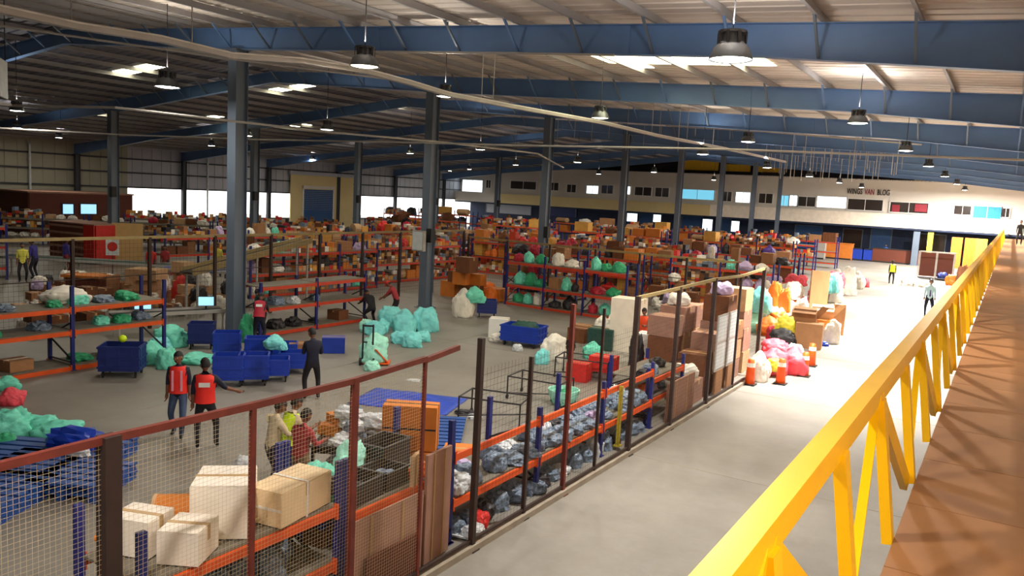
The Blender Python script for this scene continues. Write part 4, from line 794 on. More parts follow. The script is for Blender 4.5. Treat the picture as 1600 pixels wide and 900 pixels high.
# sacks by the second column
put('sack', 723, 497, 38, 50, 'whitesack', 'tall cream sack leaning left of the dark blue bin', dr=.7); put('sack', 741, 470, 36, 30, 'mint', 'faded green sack on the dark blue bin', z=.75, dr=.7); p = G(752, 496); cart((p.x, p.y + .4, 0), (.85, .7, .75), .6, 'dark blue bin behind the tall cream sack')
put('carton', 779, 528, 30, 34, 'whiteplastic', 'white box stack left of the blue bin, lower box', rz=.45, dr=.9); put('bag', 780, 505, 32, 18, 'whitesack', 'white sack on the white box', z=.72)
p = G(815, 545); cart((p.x - .3, p.y + .6, 0), (1.5, .95, .75), .15, 'wide blue bin holding the dark green net bag', 'blueplastic'); put('bag', 822, 515, 56, 34, 'darkgreen', 'dark green net bag in the wide blue bin', z=.6); put('bag', 810, 525, 18, 14, 'whitepoly', 'small white packet at the edge of the wide blue bin', z=.55)
put('sack', 864, 548, 42, 48, 'whitesack', 'bulky white knitted sack right of the wide blue bin', z=.35, dr=.8); p = G(868, 558); cart((p.x, p.y + .3, 0), (.9, .8, .5), .3, 'low black tray under the white knitted sack', 'darkbag')
put('sack', 928, 528, 36, 32, 'mint', 'mint bag on the green crate', z=.75, dr=.8); p = G(930, 548); box_thing('green grey crate under the mint bag', (p.x, p.y + .5, 0), (.9, .7, .75), .2, 'darkgreen', 'crate', name='green_crate')
put('carton', 905, 575, 34, 34, 'red', 'left bright red crate on a dark stand', z=.42, rz=.1, cat='crate'); put('carton', 943, 572, 40, 30, 'red', 'right bright red crate above the white box', z=.45, rz=.1, cat='crate'); put('carton', 936, 590, 42, 20, 'whiteplastic', 'white box under the right red crate', rz=.1); put('carton', 903, 592, 32, 22, 'cartondark', 'dark box under the left red crate', rz=.1)
put('sack', 846, 570, 24, 28, 'aqua', 'round pale aqua bag on the floor by a fence post'); put('bag', 876, 568, 14, 16, 'whitesack', 'small white bag on the floor right of the round aqua bag')
# round basket of mint sheeting
p = G(871, 636); t = thing('wire_basket', 'round pale basket full of mint sheeting', 'basket', (p.x, p.y + .3, 0))
link('bowl', MB().loft([(0, 0, .02, .26, .26), (0, 0, .25, .38, .38), (0, 0, .42, .42, .42), (0, 0, .42, .38, .38), (0, 0, .25, .34, .34), (0, 0, .06, .22, .22)], 20), M['mintpale'], t)
for a in range(4): link('foot', MB().tube([(.22 * math.cos(a * 1.57), .22 * math.sin(a * 1.57), 0), (.22 * math.cos(a * 1.57), .22 * math.sin(a * 1.57), .05)], .02, 6), M['black'], t)
item('bag', (p.x, p.y + .3, .2), (.62, .62, .36), 1, 'green', 'green crumpled sheeting in the round basket', 'sheeting')
# dark trolley frames
def trolley(loc, rz, label, w=1.5, l=.9):
    t = thing('trolley_frame', label, 'trolley', loc, rz)
    for a in (-w / 2, w / 2):
        for b in (-l / 2, l / 2): link('leg', MB().tube([(a, b, .06), (a, b, .62)], .02, 6).tube([(a - .02, b, .06), (a + .02, b, .06)], .06, 8), M['darksteel'], t)
    link('side_bar', MB().tube([(-w / 2, -l / 2, .6), (w / 2, -l / 2, .6)], .02, 6).tube([(-w / 2, l / 2, .6), (w / 2, l / 2, .6)], .02, 6), M['darksteel'], t); link('end_bar', MB().tube([(-w / 2, -l / 2, .6), (-w / 2, l / 2, .6)], .02, 6).tube([(w / 2, -l / 2, .6), (w / 2, l / 2, .6)], .02, 6), M['darksteel'], t); link('cross_bar', MB().tube([(-w / 2, -l / 2, .15), (w / 2, l / 2, .15)], .018, 6), M['darksteel'], t)
trolley((-9.9, 15.6, 0), .25, 'empty dark trolley frame right of the tall fence post'); trolley((-10.1, 18.1, 0), .1, 'empty dark trolley frame beside the round basket'); trolley((-10.4, 21.3, 0), .2, 'dark trolley frame in front of the red crates', 1.6)
item('poly', (-13.8, 17.4, 0), (.4, .3, .04), .3, 'whitepoly', 'flat white scrap on the open floor', 'scrap')
# right of the middle: tall cabinets and orange vest worker
p = G(972, 600); box_thing('tall pale cabinet behind the fence, left of the orange vest worker', (-11.2, 26.2, 0), (1.1, .8, 1.9), .1, 'cream_c', 'cabinet', name='pale_cabinet'); box_thing('short pale box stack in front of the pale cabinet', (-9.6, 24.2, 0), (.7, .7, 1.1), .1, 'whiteplastic', 'box', name='pale_box')
item('bag', (-9.3, 22.6, 0), (.5, .5, 1.35), 0, 'darkbag', 'tall dark bag standing left of the orange vest worker', 'bag')
p = headat(1008, 486, 1.6); person((p.x, p.y, 0), AWAY(p) + PI - .4, 'worker in orange vest behind the fence among cartons', 'darkbag' if False else 'khakicloth', 'blackcloth', 'short', vest='orangevest', nod=.3, arms=(((-.1, .4, -.9), (.2, .9, .1)), ((.1, .4, -.9), (-.2, .9, .1))), height=1.66)
_, sF = rack('short rack behind the fence with orange edged shelf of dark goods', -7.5, 19.0, PI / 2, 1, 2.4, 1.1, [.6, 1.1], 1.4, 'beam')
fill(sF, [('poly', 'darkbag', 2), ('poly', 'greypoly', 2), ('poly', 'orangebag', 1), ('poly', 'lilac', 1)], 'short rack behind the fence', 2, .9, (.3, .5), .4)
# carton stacks behind the far part of the fence
random.seed(21)
SN = ['lowest', 'second', 'third', 'fourth', 'fifth', 'sixth']
for si, (x, y) in enumerate(((-7.15, 20.9), (-7.2, 21.8), (-7.15, 22.75), (-7.2, 23.7), (-7.25, 24.7), (-8.35, 22.35), (-8.4, 23.4), (-8.4, 24.5), (-9.4, 25.6), (-8.3, 26.2), (-7.3, 25.9))):
    z = 0; n = [2, 3, 4, 4][si - 8] if si > 7 else [3, 3, 3, 3][si - 4] if si > 3 else [1, 2, 3, 4][si]
    nmz = ['first', 'second', 'third', 'fourth', 'fifth'][si] + ' carton stack along the fence inside' if si < 5 else 'carton stacks in the second row behind the fence'
    for k in range(n):
        m = random.choice(['carton', 'cardpink', 'cardpink', 'cartonlight', 'cartondark']); CN['cardpink'] = 'pinkish brown'; h = random.uniform(.5, .78)
        lab = f'{CN[m]} carton, {SN[k]} of the {nmz}' if si < 5 else f'{CN[m]} carton in the {nmz}'
        item('carton', (x, y, z), (random.uniform(.75, .86), random.uniform(.78, .84), h), random.uniform(-.04, .04), m, lab, 'carton', None if si < 5 else f'{CN[m]} cartons in the second row behind the fence'); z += h + .012
    if si in (0, 3, 6): item('bag', (x, y, z), (.7, .6, .4), 1, ['whitesack', 'lilac', 'whitesack'][si // 3], ['white crumpled bag on the first carton stack', 'lilac bag on the fourth carton stack', 'white bag on the second row of carton stacks'][si // 3], 'bag')
sheetboard('pinkish cardboard sheets standing inside the fence, low and wide', (-6.65, 19.2, .03), 1.9, .95, PI / 2, 0, 'cardpink', .05)
for i, y in enumerate((22.2, 23.3)):
    t = thing('white_panel', ['pale grey two pane panel leaning behind the fence, left', 'pale grey two pane panel leaning behind the fence, right'][i], 'panel', (-6.62, y, .7), PI / 2)
    link('frame', MB().box((0, 0, .8), (.95, .03, 1.6)), M['greysteel'], t)
    for zz in (.42, 1.2): link('pane', MB().box((0, -.02, zz), (.84, .012, .7)), M['signwhite'], t)
    link('foot', MB().box((0, 0, -.34), (.6, .05, .7)), M['carton'], t)
# dark clothed pickers at the rack beside the second column
p = G(590, 508); person((p.x - .3, p.y, 0), AWAY(p) + .5, 'picker in black clothes crouching behind the aqua sacks', 'blackcloth', 'blackcloth', 'shirt', lean=.7, crouch=.6, nod=.4, arms=(((-.1, .7, -.7), (0, .9, -.4)), ((.1, .7, -.7), (0, .9, -.4))), height=1.7)
p = G(606, 505); person((p.x + .1, p.y + .4, 0), AWAY(p) + 1.2, 'picker in red shirt and red cap bending behind the aqua sacks', 'maroon', 'blackcloth', 'short', lean=.5, cap='red', nod=.3, arms=(((-.1, .6, -.8), (0, .8, -.6)), ((.1, .6, -.8), (0, .8, -.6))), height=1.7)
p = G(404, 540); person((p.x, p.y, 0), AWAY(p) - .2, 'man with red vest and white patch leaning over the blue bins by the nearest column', 'navycloth', 'navycloth', 'short', lean=.35, vest='crimson', vlabel='whiteplastic', cap='darkbag', nod=.5, arms=(((-.1, .6, -.8), (0, .9, -.4)), ((.1, .6, -.8), (0, .9, -.4))), height=1.72)
person((p.x - 1.2, p.y + 1.2, 0), AWAY(p) + 2.4, 'man in green and dark clothes beside the nearest column', 'darkgreen', 'blackcloth', 'short', lean=.3, nod=.4, height=1.68)
item('bag', (p.x - .7, p.y + .1, 0), (.6, .5, 1.0), 0, 'green', 'standing green sack between the two men by the nearest column', 'sack')
# left floor sacks
for k, px, py, w, h, m, lab in [('sack', 20, 636, 40, 36, 'pink', 'pink red sack at the left edge under a mint sack'), ('sack', 12, 612, 40, 30, 'mint', 'mint sack on the pink red one at the left edge'), ('bag', 20, 690, 70, 62, 'mint', 'large mint sack in the left heap, nearest the edge'), ('bag', 62, 684, 60, 44, 'mint', 'mint sack in the middle of the left heap'), ('sack', 90, 692, 78, 46, 'mint', 'long mint sack at the right of the left heap'), ('bag', 10, 715, 40, 44, 'green', 'green sack in front of the left heap')]:
    put(k, px, py, w, h, m, lab)
p = G(120, 694, .3); item('poly', (p.x, p.y, .3), (1.3, .7, .35), .4, 'blueplastic', 'blue plastic sheeting heaped on the left pallets', 'sheeting'); item('poly', (p.x + .5, p.y - .3, .3), (.6, .3, .2), .3, 'whitepoly', 'white sheet on the blue sheeting', 'sheeting')
# ================================================================== AISLE PILE
def cone(px, py, label, s=1.0):
    p = G(px, py); t = thing('bollard_cone', label, 'cone', (p.x, p.y, 0)); t.scale = (s, s, s)
    link('base', MB().box((0, 0, .02), (.36, .36, .04)), M['black'], t); link('body', MB().loft([(0, 0, .04, .15, .15), (0, 0, .5, .12, .12), (0, 0, .78, .10, .10), (0, 0, .8, .05, .05)], 16).mesh('body', True), M['cone'], t); link('reflective_band', MB().loft([(0, 0, .55, .124, .124), (0, 0, .68, .116, .116)], 16, cap=False), M['conewhite'], t)
cone(1171, 601, 'orange bollard cone nearest, in front of the white sack'); cone(1219, 600, 'orange bollard cone in front of the pink sacks'); cone(1256, 588, 'orange bollard cone right of the pink sacks'); cone(1267, 572, 'orange bollard cone farthest, behind the pink sacks')
for k, px, py, w, h, m, z, lab in [('sack', 1184, 598, 38, 54, 'whitesack', 0, 'white sack slumped behind the nearest cone'), ('sack', 1205, 588, 50, 50, 'pink', 0, 'left pink red sack of the aisle pile'), ('sack', 1238, 588, 48, 54, 'pink', 0, 'right pink red sack of the aisle pile'), ('bag', 1212, 545, 48, 34, 'pink', .8, 'pink red sack on top of the aisle pile'), ('bag', 1243, 540, 28, 20, 'whitesack', .9, 'white cloth over the right pink sack'), ('bag', 1214, 523, 26, 24, 'yellowbag', 1.4, 'yellow and white bag on the pink sacks'),
    ('carton', 1262, 545, 40, 44, 'carton', 0, 'torn brown carton behind the pink sacks'), ('carton', 1284, 532, 34, 36, 'cartonorange', 0, 'orange brown carton right in the aisle pile'), ('open', 1256, 505, 36, 26, 'carton', .9, 'open brown carton on top of the aisle pile'), ('open', 1284, 500, 34, 24, 'cartonlight', .8, 'open light carton on top of the aisle pile'), ('sack', 1298, 538, 26, 42, 'whitesack', 0, 'white sack at the right of the torn cartons'), ('poly', 1284, 541, 22, 10, 'blueplastic', 0, 'blue cloth on the floor under the white sack'), ('bag', 1303, 520, 22, 46, 'orangebag', 0, 'orange bag at the right edge of the pile'), ('carton', 1308, 524, 16, 50, 'carton', 0, 'tall narrow carton at the right edge of the pile'),
    ('bag', 1222, 545, 44, 36, 'darkbag', 0, 'black sack behind the pink ones'), ('bag', 1240, 500, 44, 40, 'cartondark', .8, 'dark brown bag on the black sack'), ('bag', 1212, 495, 26, 26, 'crimson', 1.0, 'crimson bag behind the dark brown bag'),
    ('carton', 1275, 500, 26, 78, 'carton', 0, 'tall brown carton standing in the pile'), ('bag', 1232, 462, 34, 30, 'yellowbag', 2.0, 'yellow bag high on the pile'), ('bag', 1252, 478, 28, 60, 'whitesack', 1.2, 'white sack left of the tall carton'), ('bag', 1210, 475, 24, 46, 'orangebag', 1.0, 'tall orange bag at the fence end'), ('bag', 1226, 470, 20, 42, 'orangebag', 1.3, 'narrow orange bag right of the tall orange one')]:
    put(k, px, py, w, h, m, lab, z=z)
random.seed(31)
for i in range(26):      # mound of mixed sacks farther up the aisle side
    y = random.uniform(34, 50); x = -8.1 - random.uniform(0, 1.2); m = random.choice(['whitesack', 'mint', 'whitesack', 'aqua', 'pink', 'whitesack', 'orangebag', 'mintpale']); z = 0 if i < 14 else .85
    item(random.choice(['sack', 'bag']), (x, y, z), (random.uniform(.9, 1.3), random.uniform(.9, 1.2), random.uniform(.8, 1.15)), random.uniform(0, 6), m, f'{CN[m]} sack in the heap beyond the tall brown carton', 'sack', f'{CN[m]} sacks in the heap beyond the tall carton')
for k, px, py, w, h, m, lab in [('sack', 1305, 462, 30, 44, 'whitesack', 'white sack with printing right of the tall carton'), ('bag', 1322, 462, 30, 48, 'whitesack', 'white sack behind the printed one'), ('sack', 1338, 452, 26, 30, 'whitesack', 'white sack at the right end of the white row'), ('bag', 1350, 449, 16, 16, 'pink', 'small red sack right of the white row'), ('poly', 1424, 447, 30, 16, 'whitesack', 'low white bundle on the floor between the two walking men'), ('poly', 1440, 449, 28, 14, 'whitesack', 'second low white bundle beside the first'), ('bag', 1502, 452, 20, 40, 'cartondark', 'brown bag by the wire cage'), ('bag', 1486, 446, 20, 18, 'orangebag', 'orange and white bag in front of the brown one'), ('bag', 1472, 438, 16, 14, 'navyplastic', 'dark blue bag inside the wire cage')]:
    put(k, px, py, w, h, m, lab)
p = G(1460, 437); t = thing('wire_cage', 'grey wire cage trolley at the far end of the aisle', 'cage trolley', (p.x, p.y, 0))
for a in (-1.3, 0, 1.3):
    for b in (-.6, .6): link('post', MB().box((a, b, 1.15), (.07, .07, 2.3)), M['greysteel'], t)
link('top_frame', MB().box((0, -.6, 2.3), (2.7, .07, .07)).box((0, .6, 2.3), (2.7, .07, .07)), M['greysteel'], t); link('back_panel', MB().box((0, .64, 1.2), (2.6, .03, 2.0)), M['brownwall'], t); link('floor_panel', MB().box((0, 0, .12), (2.6, 1.2, .06)), M['darksteel'], t)
p = G(1450, 493); p.x += .15
def tie(t, U): link('necktie', MB().add([U(-.02, .112, 1.45), U(.02, .112, 1.45), U(.035, .125, 1.1), U(-.035, .125, 1.1), U(-.02, .125, 1.45), U(.02, .125, 1.45), U(.035, .135, 1.1), U(-.035, .135, 1.1)], [(0, 1, 2, 3), (7, 6, 5, 4), (0, 4, 5, 1), (2, 6, 7, 3), (1, 5, 6, 2), (0, 3, 7, 4)]), M['purple'], t)
p = G(1449, 495); person((p.x, p.y, 0), AWAY(p) + PI + .1, 'man in pale blue shirt and purple tie standing in the aisle', 'paleblue', 'navycloth', 'shirt', look=.1, height=2.05 if False else 1.95, extra=tie)
p = G(1392, 444); person((p.x, p.y, 0), AWAY(p) + .1, 'man in fluorescent yellow vest walking far down the aisle', 'darkbag', 'blackcloth', 'shirt', vest='hiviz', feet=((-.1, .22), (.1, -.2)), height=1.75)
person((.62, 74, 3.4), PI, 'man in dark clothes standing far along the raised walkway', 'blackcloth', 'blackcloth', 'shirt', height=1.85)
# ================================================================== FAR GROUND UNDER THE OFFICE
def counter(px, py, w, h, m, lab, cat='counter', d=1.0, nm='counter'):
    p = G(px, py); p.y = min(p.y, 94.6 - d / 2); t = thing(nm, lab, cat, (p.x, p.y + d / 2, 0)); link('body', MB().box((0, 0, h / 2), (w, d, h - .06)), M[m], t); link('top', MB().box((0, 0, h), (w + .1, d + .1, .06)), M['darksteel' if m != 'cartonorange' else m], t); link('plinth', MB().box((0, -d / 2 - .01, .08), (w * .96, .03, .16)), M['black'], t)
counter(1420, 405, 5.0, 1.5, 'brownwall', 'brown reception counter under the office balcony', d=1.2, nm='reception_counter')
counter(1309, 405, 2.7, 1.75, 'cartonorange', 'orange box shaped counter left of the blue bins', 'box', 1.1, 'orange_box')
counter(1280, 405, .9, 2.2, 'greysteel', 'grey steel cabinet left of the orange box', 'cabinet', .9, 'grey_cabinet')
counter(1345, 405, 1.3, 1.3, 'blueplastic', 'tall blue bin right of the orange box', 'bin', 1.1, 'blue_bin'); counter(1367, 405, 1.2, 1.3, 'blueplastic', 'second tall blue bin right of the orange box', 'bin', 1.1, 'blue_bin'); counter(1332, 402, 1.0, 1.5, 'cartondark', 'dark brown crate between the orange box and blue bin', 'crate', .9, 'brown_crate')
tag(link('yellow_post', MB().box((0, 0, 1.8), (.5, .3, 3.5)).box((0, 0, .03), (.8, .6, .06)), M['yellowbag'], None, (-7.0, 93.6, 0)), 'yellow post under the office balcony at right', 'post'); tag(link('blue_post', MB().box((0, 0, 1.8), (.6, .3, 3.5)).box((0, 0, .03), (.9, .6, .06)), M['colgrey'], None, (-8.3, 93.6, 0)), 'grey blue post beside the yellow one', 'post')
for i, (x, c) in enumerate(((-4.6, 'cartonorange'), (-3.4, 'orangebag'), (-2.4, 'yellowbag'))): counter(0, 500, .1, .1, c, '', 'x') if False else item('carton', (x, 95, 0), (1.0, .8, 3.2), 0, c, ['orange tall panel box under the balcony', 'bright orange tall panel box beside it', 'yellow tall panel box nearest the railing'][i], 'box')
p = G(1409, 400); person((p.x, 99 - 3.2, 0), PI, 'man in blue shirt behind the brown reception counter', 'bluecloth' if False else 'palletblue', 'navycloth', 'shirt', height=1.85)
# ================================================================== FAR RACK ROWS
random.seed(41)
CA = [('carton', 'carton', 2), ('carton', 'cartonorange', 2), ('carton', 'cartonyellow', 2), ('crate', 'cartondark', 2), ('bag', 'crimson', 1), ('bag', 'cartondark', 2), ('roll', 'cartonlight', 1), ('bag', 'red', 1.2), ('bag', 'whitesack', 1.2), ('bag', 'darkbag', 1)]
CB = [('carton', 'cartonorange', 3), ('carton', 'cartonyellow', 4), ('carton', 'carton', 1), ('crate', 'redbeam', 1.2), ('bag', 'cartondark', 2), ('roll', 'cartonlight', 1), ('bag', 'orangebag', 2), ('bag', 'red', 2), ('bag', 'crimson', 1)]
CCx = [('bag', 'whitesack', 3), ('bag', 'lilac', 2), ('bag', 'mint', 1), ('carton', 'carton', 3), ('bag', 'purple', .5), ('carton', 'cartondark', 3), ('bag', 'darkbag', 2)]
rows = [(41.2, [(-19.4, 2, CA), (-12.5, 2, CCx)], 'first'), (44.6, [(-35.2, 3, CB), (-26.4, 3, CB), (-17.6, 3, CA)], 'second'), (47.6, [(-38.2, 3, CB), (-29.4, 3, CB), (-20.6, 3, CA), (-12.9, 2, CCx)], 'third'), (53.5, [(-44, 3, CA), (-33, 3, CB), (-24, 3, CB), (-15.2, 3, CCx)], 'fourth'), (62, [(-48, 3, CA), (-38, 3, CA), (-28, 3, CB), (-17.6, 3, CA)], 'fifth'), (68.6, [(-55, 3, CA), (-42, 3, CA), (-30, 3, CA), (-17.4, 3, CA)], 'sixth'), (78.5, [(-58, 3, CA), (-39, 3, CA), (-30, 3, CA), (-17.4, 3, CA)], 'seventh')]
ends = ['left', 'middle left', 'middle right', 'right']
for Y, rk, on in rows:
    for i, (x, b, pal) in enumerate(rk):
        e = ends[i] if len(rk) == 4 else ['left', 'middle', 'right'][i] if len(rk) == 3 else ['left', 'right'][i]
        desc = f'{e} rack of the {on} row'.replace('middle ', 'mid-'); far = Y > 58
        _, sl = rack(f'orange beamed {desc} beyond the back fence', x, Y, random.uniform(-.03, .03), b, 2.7, 1.1, [.12, 1.1, 2.05] if not far else [.5, 1.5, 2.4], 2.5 if not far else 2.9, random.choice(['redbeam', 'beam']), brace=not far)
        fill(sl, pal, desc, 3, .86, (.5, .95) if not far else (1.0, 1.6), .85, skip=[(q, 0) for q in range(3)] if far else (), small=.42)
# left middle zone: conveyors, parcel heaps, workers
def belt(label, a, b, w, z, m='greencloth'):
    a = Vector((*a, 0)); b = Vector((*b, 0)); L = (b - a).length; t = thing('sorting_bench', label, 'bench', tuple((a + b) / 2), math.atan2(b.y - a.y, b.x - a.x))
    link('bench_top', MB().box((0, 0, z), (L, w, .06)), M[m], t); link('side_rail', MB().box((0, w / 2, z + .04), (L, .04, .12)).box((0, -w / 2, z + .04), (L, .04, .12)), M['greysteel'], t)
    n = max(2, int(L / 2.2))
    for i in range(n):
        for s in (-1, 1): link('leg', MB().box((-L / 2 + .15 + i * (L - .3) / (n - 1), s * (w / 2 - .05), z / 2), (.05, .05, z)), M['greysteel'], t)
belt('long sorting bench with dark green cover at far left', (-43, 20.6), (-33.5, 26), 1.2, .85); belt('sorting bench with pale blue top left of the nearest column', (-31.6, 24.3), (-30.5, 26.6), 1.0, .95, 'palletblue'); belt('bench with bright blue sheet left of the pale topped one', (-34, 23.4), (-31.9, 24.8), 1.1, .95, 'tarp'); belt('low bench with monitors behind the mint sacks', (-24.4, 15.0), (-23.2, 18.4), .8, .75, 'darksteel')
for i, (x, y) in enumerate(((-24.1, 15.9), (-23.5, 17.9))):
    t = thing('monitor', ['glowing monitor on the low bench, left', 'glowing blue monitor on the low bench, near the column'][i], 'monitor', (x, y, .78), .95)
    link('screen', MB().box((0, -.02, .3), (.5, .01, .3)), M['screen'], t); link('case', MB().box((0, .01, .3), (.54, .04, .34)).box((0, .02, .1), (.06, .04, .16)), M['black'], t); link('stand', MB().box((0, .02, .012), (.25, .18, .02)), M['black'], t)
random.seed(51)
ZP = [('carton', 'carton', 3), ('carton', 'cartonlight', 2), ('open', 'carton', 1.5), ('poly', 'whitesack', 3), ('bag', 'whitesack', 2), ('carton', 'cartondark', 2), ('bag', 'lilac', 1), ('bag', 'darkbag', 1.5)]
def heap(cx, cy, rx, ry, n, pal, desc, zmax=1.1, grp=None, s=1.0):
    ks = [p[0] for p in pal]; pts = []
    for i in range(n):
        a = random.uniform(0, math.tau); r = math.sqrt(random.random()); x = cx + rx * r * math.cos(a); y = cy + ry * r * math.sin(a); w = random.uniform(.45, .8) * s; h = random.uniform(.35, .6) * s
        z = 0
        for (qx, qy, qw, qz) in pts:
            if abs(qx - x) < (qw + w) * .48 and abs(qy - y) < (qw + w) * .48: z = max(z, qz)
        if z > zmax: continue
        k, m, _ = random.choices(pal, [p[2] for p in pal])[0]
        item(k, (x, y, z + .003), (w, w * random.uniform(.8, 1), h), random.uniform(-.1, .1) if k == 'carton' else random.uniform(0, 6), m, f'{CN[m]} {NOUN[k]} in the {desc}', CAT[k], f'{CN[m]} {NOUN[k]}s in the {desc}'); pts.append((x, y, w, z + h))
heap(-27.9, 20.2, 1.0, 2.6, 40, ZP, 'heap left of the nearest column', 1.6); heap(-30.4, 20.9, 1.0, 1.6, 34, ZP, 'second heap left of the nearest column', 1.5); heap(-34.5, 19.4, 1.8, 1.6, 24, ZP, 'heap below the green covered bench', 1.0); heap(-30, 16.6, 1.4, 1.8, 26, ZP, 'heap behind the left edge rack', 1.1); heap(-27.2, 15.0, 1.0, 1.6, 16, ZP, 'small heap behind the left fence', 1.0)
heap(-22.6, 33.0, 1.4, 1.4, 20, [('bag', 'orangebag', 2), ('carton', 'cartondark', 2), ('carton', 'cartonorange', 2)], 'heap right of the second column', 1.9, s=1.3)
heap(-12.3, 27.4, 1.8, 1.4, 20, ZP, 'heap before the middle fence', 1.0); heap(-12.6, 38.2, 3.2, 1.8, 30, CCx, 'heap behind the middle fence', 1.6, s=1.3); heap(-10.8, 45.2, 1.3, 1.8, 16, [('bag', 'whitesack', 3), ('bag', 'lilac', 2), ('bag', 'pink', 1)], 'heap of pale sacks beside the aisle', 1.8, s=1.5)
t = thing('open_rack_bench', 'brown open cabinet with yellow board on top behind the left heap', 'cabinet', (-31.6, 18.6, 0), .5); link('cabinet', MB().box((0, 0, .55), (1.7, .9, 1.0)), M['brownwall'], t); link('board', MB().box((-.2, -.1, 1.12), (1.6, .9, .1)), M['cartonorange'], t); link('side_panel', MB().box((-.88, 0, .6), (.05, .95, 1.2)), M['carton'], t); link('side_panel', MB().box((.88, 0, .6), (.05, .95, 1.2)), M['carton'], t)
box_thing('open light carton on the brown cabinet row', (-29.9, 19.9, 0), (1.3, 1.0, 1.5), .5, 'cartonlight'); item('bag', (-29.0, 20.9, 0), (1.0, .8, 1.3), 0, 'red', 'red sack heap under the bright blue bench', 'sack')
# brown container, plywood sheet, brown cabin with blue windows
def atl(px, py, z=0): return G(px, py, z)
a = G(80, 404); b = G(150, 413)
t = thing('brown_container', 'long brown slatted container with bright red end', 'container', ((a.x + b.x) / 2, (a.y + b.y) / 2 + .9, 0), math.atan2(b.y - a.y, b.x - a.x)); L = (b - a).length
link('side_wall', MB().box((0, -1.0, 1.5), (L, .08, 2.6)), M['brownwall'], t); link('rear_wall', MB().box((0, 1.0, 1.5), (L, .08, 2.6)), M['brownwall'], t)
for zz in (.6, 1.1, 1.6, 2.1, 2.6): link('slat', MB().box((0, -1.06, zz), (L, .04, .16)), M['cardpink'], t)
link('roof_panel', MB().box((0, 0, 2.84), (L + .1, 2.2, .08)), M['cardpink'], t); link('red_end', MB().box((L / 2 + .04, 0, 1.5), (.08, 2.0, 2.6)).box((L / 2 - .4, -1.1, 1.5), (.9, .06, 2.6)), M['redpanel'], t); link('floor_frame', MB().box((0, 0, .15), (L, 1.9, .2)), M['brownsteel'], t); t.scale = (1, 1, .8)
p = G(182, 412); t = thing('plywood_sheet', 'light plywood sheet standing right of the red container end', 'board', (p.x + .3, p.y + .5, 0), .8); link('sheet', MB().box((0, 0, 1.25), (1.7, .05, 2.3)), M['plywood'], t); link('foot', MB().box((0, 0, .06), (1.5, .5, .12)), M['cartondark'], t)
CX = -62.0
a = aX(45, 300, CX); b = aX(206, 303, CX)
t = thing('brown_cabin', 'dark brown cabin with two blue lit windows against the left wall', 'cabin', (CX, (a.y + b.y) / 2, 0)); L = b.y - a.y; Hc = a.z
link('front_wall', MB().box((0, 0, Hc / 2), (.12, L, Hc)), M['brownwall'], t); link('end_wall', MB().box((-2.4, L / 2, Hc / 2), (4.8, .12, Hc)), M['brownwall'], t); link('end_wall', MB().box((-2.4, -L / 2, Hc / 2), (4.8, .12, Hc)), M['brownwall'], t); link('roof', MB().box((-2.4, 0, Hc), (5, L + .3, .12)), M['cardpink'], t)
for x0, x1 in ((97, 115), (125, 151)):
    u = aX(x0, 318, CX + .1); v = aX(x1, 335, CX + .1); f = link('window', MB().box((.1, (u.y + v.y) / 2 - (a.y + b.y) / 2, (u.z + v.z) / 2), (.06, v.y - u.y + .1, u.z - v.z + .1)), M['darksteel'], t)
    link('pane', MB().box((.14, (u.y + v.y) / 2 - (a.y + b.y) / 2, (u.z + v.z) / 2), (.03, v.y - u.y - .1, u.z - v.z - .1)), M['screen'], f)
# shelving against the left wall with pale parcels
random.seed(61)
UX, UY = math.cos(.72), math.sin(.72)
for i, (al, pe, nb_) in enumerate(((-24.6, 61.2, 3), (-16.1, 61.2, 3), (-15.6, 67.2, 3), (-7.0, 67.2, 3), (-7.5, 61.2, 3))):
    d = ['nearest left', 'nearest middle', 'rear left', 'rear middle', 'nearest right'][i]; p = Vector((al * UX - pe * UY, al * UY + pe * UX, 0)); _, sl = rack(f'{d} grey shelf unit before the bright wall openings, packed with pale parcels', p.x, p.y, .72, nb_, 2.7, 1.0, [.55, 1.2, 1.85], 2.2, 'board', brace=False)
    fill(sl, [('carton', 'cartonlight', 1), ('poly', 'whitesack', 3), ('crate', 'cartondark', 2), ('bag', 'crimson', 1)], f'{d} grey shelf unit', 3, .9, (.5, .9), .5, small=.6)
for i, (x, y, pal, lab) in enumerate(((-29.0, 28.2, CCx, 'tall rack behind the left fence, right of the nearest column'), (-29.5, 36.4, CB, 'tall rack behind the left fence, left of the second column'), (-33.6, 31.5, CA, 'second tall rack behind the left fence'), (-38.5, 30.5, CCx, 'third tall rack behind the left fence'), (-38.8, 39.0, CA, 'fourth tall rack behind the left fence'))):
    _, sl = rack('red beamed ' + lab, x, y, PI / 2 - .08, 3, 2.6, 1.1, [.15, 1.1, 2.0], 2.4, 'redbeam', brace=False)
    fill(sl, pal, lab.split(',')[0] + ['', ', far part', '', '', ''][i], 3, .92, (.45, .8), .75, small=.45, skip=[(q, 0) for q in range(3)] if i > 1 else ())
t = thing('inclined_conveyor', 'khaki sided inclined conveyor right of the nearest column, behind the fence', 'conveyor', (0, 0, 0))
a_ = G(392, 408, 1.9); b_ = Vector((-26.7, 25.6, 2.75))
a_ = Vector((-26.1, 19.0, 1.75))
link('belt', MB().bar(a_, b_, .7, .06), M['darkbag'], t); link('side_guard', MB().bar(a_ + Vector((.36, 0, .05)), b_ + Vector((.36, 0, .05)), .05, .24), M['khaki'], t); link('side_guard', MB().bar(a_ + Vector((-.36, 0, .05)), b_ + Vector((-.36, 0, .05)), .05, .24), M['khaki'], t)
for k in (.04, .5, .96):
    q = a_.lerp(b_, k)
    for sx in (-.33, .33): link('leg', MB().box((q.x + sx, q.y, q.z / 2 - .02), (.07, .07, q.z - .04)), M['greysteel'], t)
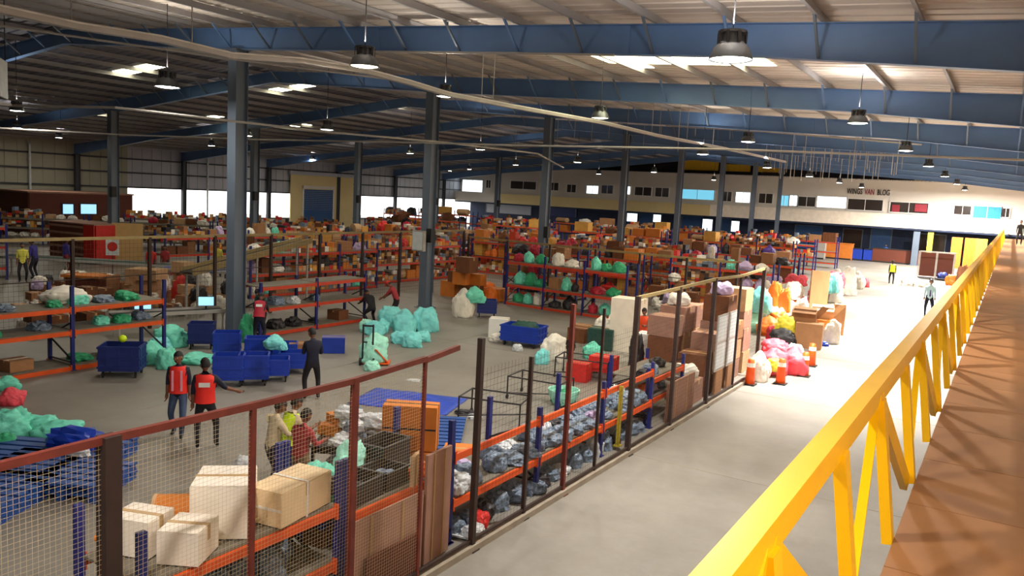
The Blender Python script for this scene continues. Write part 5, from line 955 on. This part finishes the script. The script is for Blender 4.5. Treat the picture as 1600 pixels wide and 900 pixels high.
_, sl = rack('tall rack at the far left edge with mint bags', -42, 17.5, 1.1, 2, 2.6, 1.1, [.6, 1.6, 2.5], 2.6, 'redbeam'); fill(sl, [('bag', 'mint', 3), ('bag', 'whitesack', 2), ('carton', 'cartonorange', 1)], 'far left edge rack', 3, .9, (.7, 1.1), .8)
# round red sign on a stand
p = G(176, 432); t = thing('round_sign', 'red round sign on a white board on a thin stand at left', 'sign', (p.x, p.y, 0), .95); link('board', MB().box((0, 0, 1.5), (.62, .03, .8)), M['signwhite'], t); link('red_disc', MB().tube([(0, -.02, 1.55), (0, -.035, 1.55)], .24, 20), M['redpanel'], t); link('stand', MB().box((0, .02, .55), (.04, .04, 1.1)).box((0, 0, .02), (.5, .4, .04)), M['darksteel'], t)
# workers at left and far
p = G(36, 441); person((p.x, p.y, 0), AWAY(p) + PI, 'man in yellow shirt standing at far left', 'yellowcloth', 'blackcloth', 'short', height=1.8)
p = G(56, 436); person((p.x, p.y, 0), AWAY(p) + 1, 'man in violet blue shirt right of the yellow shirted man', 'bluecloth', 'navycloth', 'shirt', lean=.2, height=2.0 if False else 1.9); p = G(72, 432); person((p.x, p.y + 1, 0), AWAY(p) - 1, 'person in violet shirt and maroon trousers beside the bench', 'bluecloth', 'maroon', 'shirt', height=1.85)
p = G(236, 440); person((p.x, p.y, 0), AWAY(p) + PI, 'worker in red shirt behind the bright blue bench', 'red', 'navycloth', 'short', height=1.75); p = G(258, 438); person((p.x, p.y, 0), AWAY(p) + PI - .5, 'worker in maroon shirt behind the bright blue bench', 'maroon', 'navycloth', 'short', height=1.75)
p = G(340, 432); person((p.x, p.y, 0), AWAY(p) + PI, 'worker in yellow shirt left of the nearest column', 'yellowcloth', 'navycloth', 'short', height=1.75)
# let the things that were set on others come to rest on what is below them
bpy.context.view_layer.update(); dg = bpy.context.evaluated_depsgraph_get()
for o in sorted([o for o in SC.objects if o.type == 'MESH' and not o.parent and o.get('category') in ('sack', 'bag', 'carton', 'parcel', 'sheeting', 'crate') and .15 < o.location.z < 3.3], key=lambda q: q.location.z):
    best = None
    for dx, dy in ((0, 0), (.2, .2), (-.2, .2), (.2, -.2), (-.2, -.2)):
        st = Vector((o.location.x + dx * o.scale.x, o.location.y + dy * o.scale.y, o.location.z + .06)); z0 = st.z
        for _ in range(6):
            hit, loc, nrm, ix, ob, mx = SC.ray_cast(dg, st, Vector((0, 0, -1)))
            if not hit: break
            if ob.name == o.name: st = loc + Vector((0, 0, -.004)); continue
            if best is None or loc.z > best: best = loc.z
            break
    if best is not None and o.location.z - best > .05: o.location.z = best + .002; bpy.context.view_layer.update(); dg = bpy.context.evaluated_depsgraph_get()
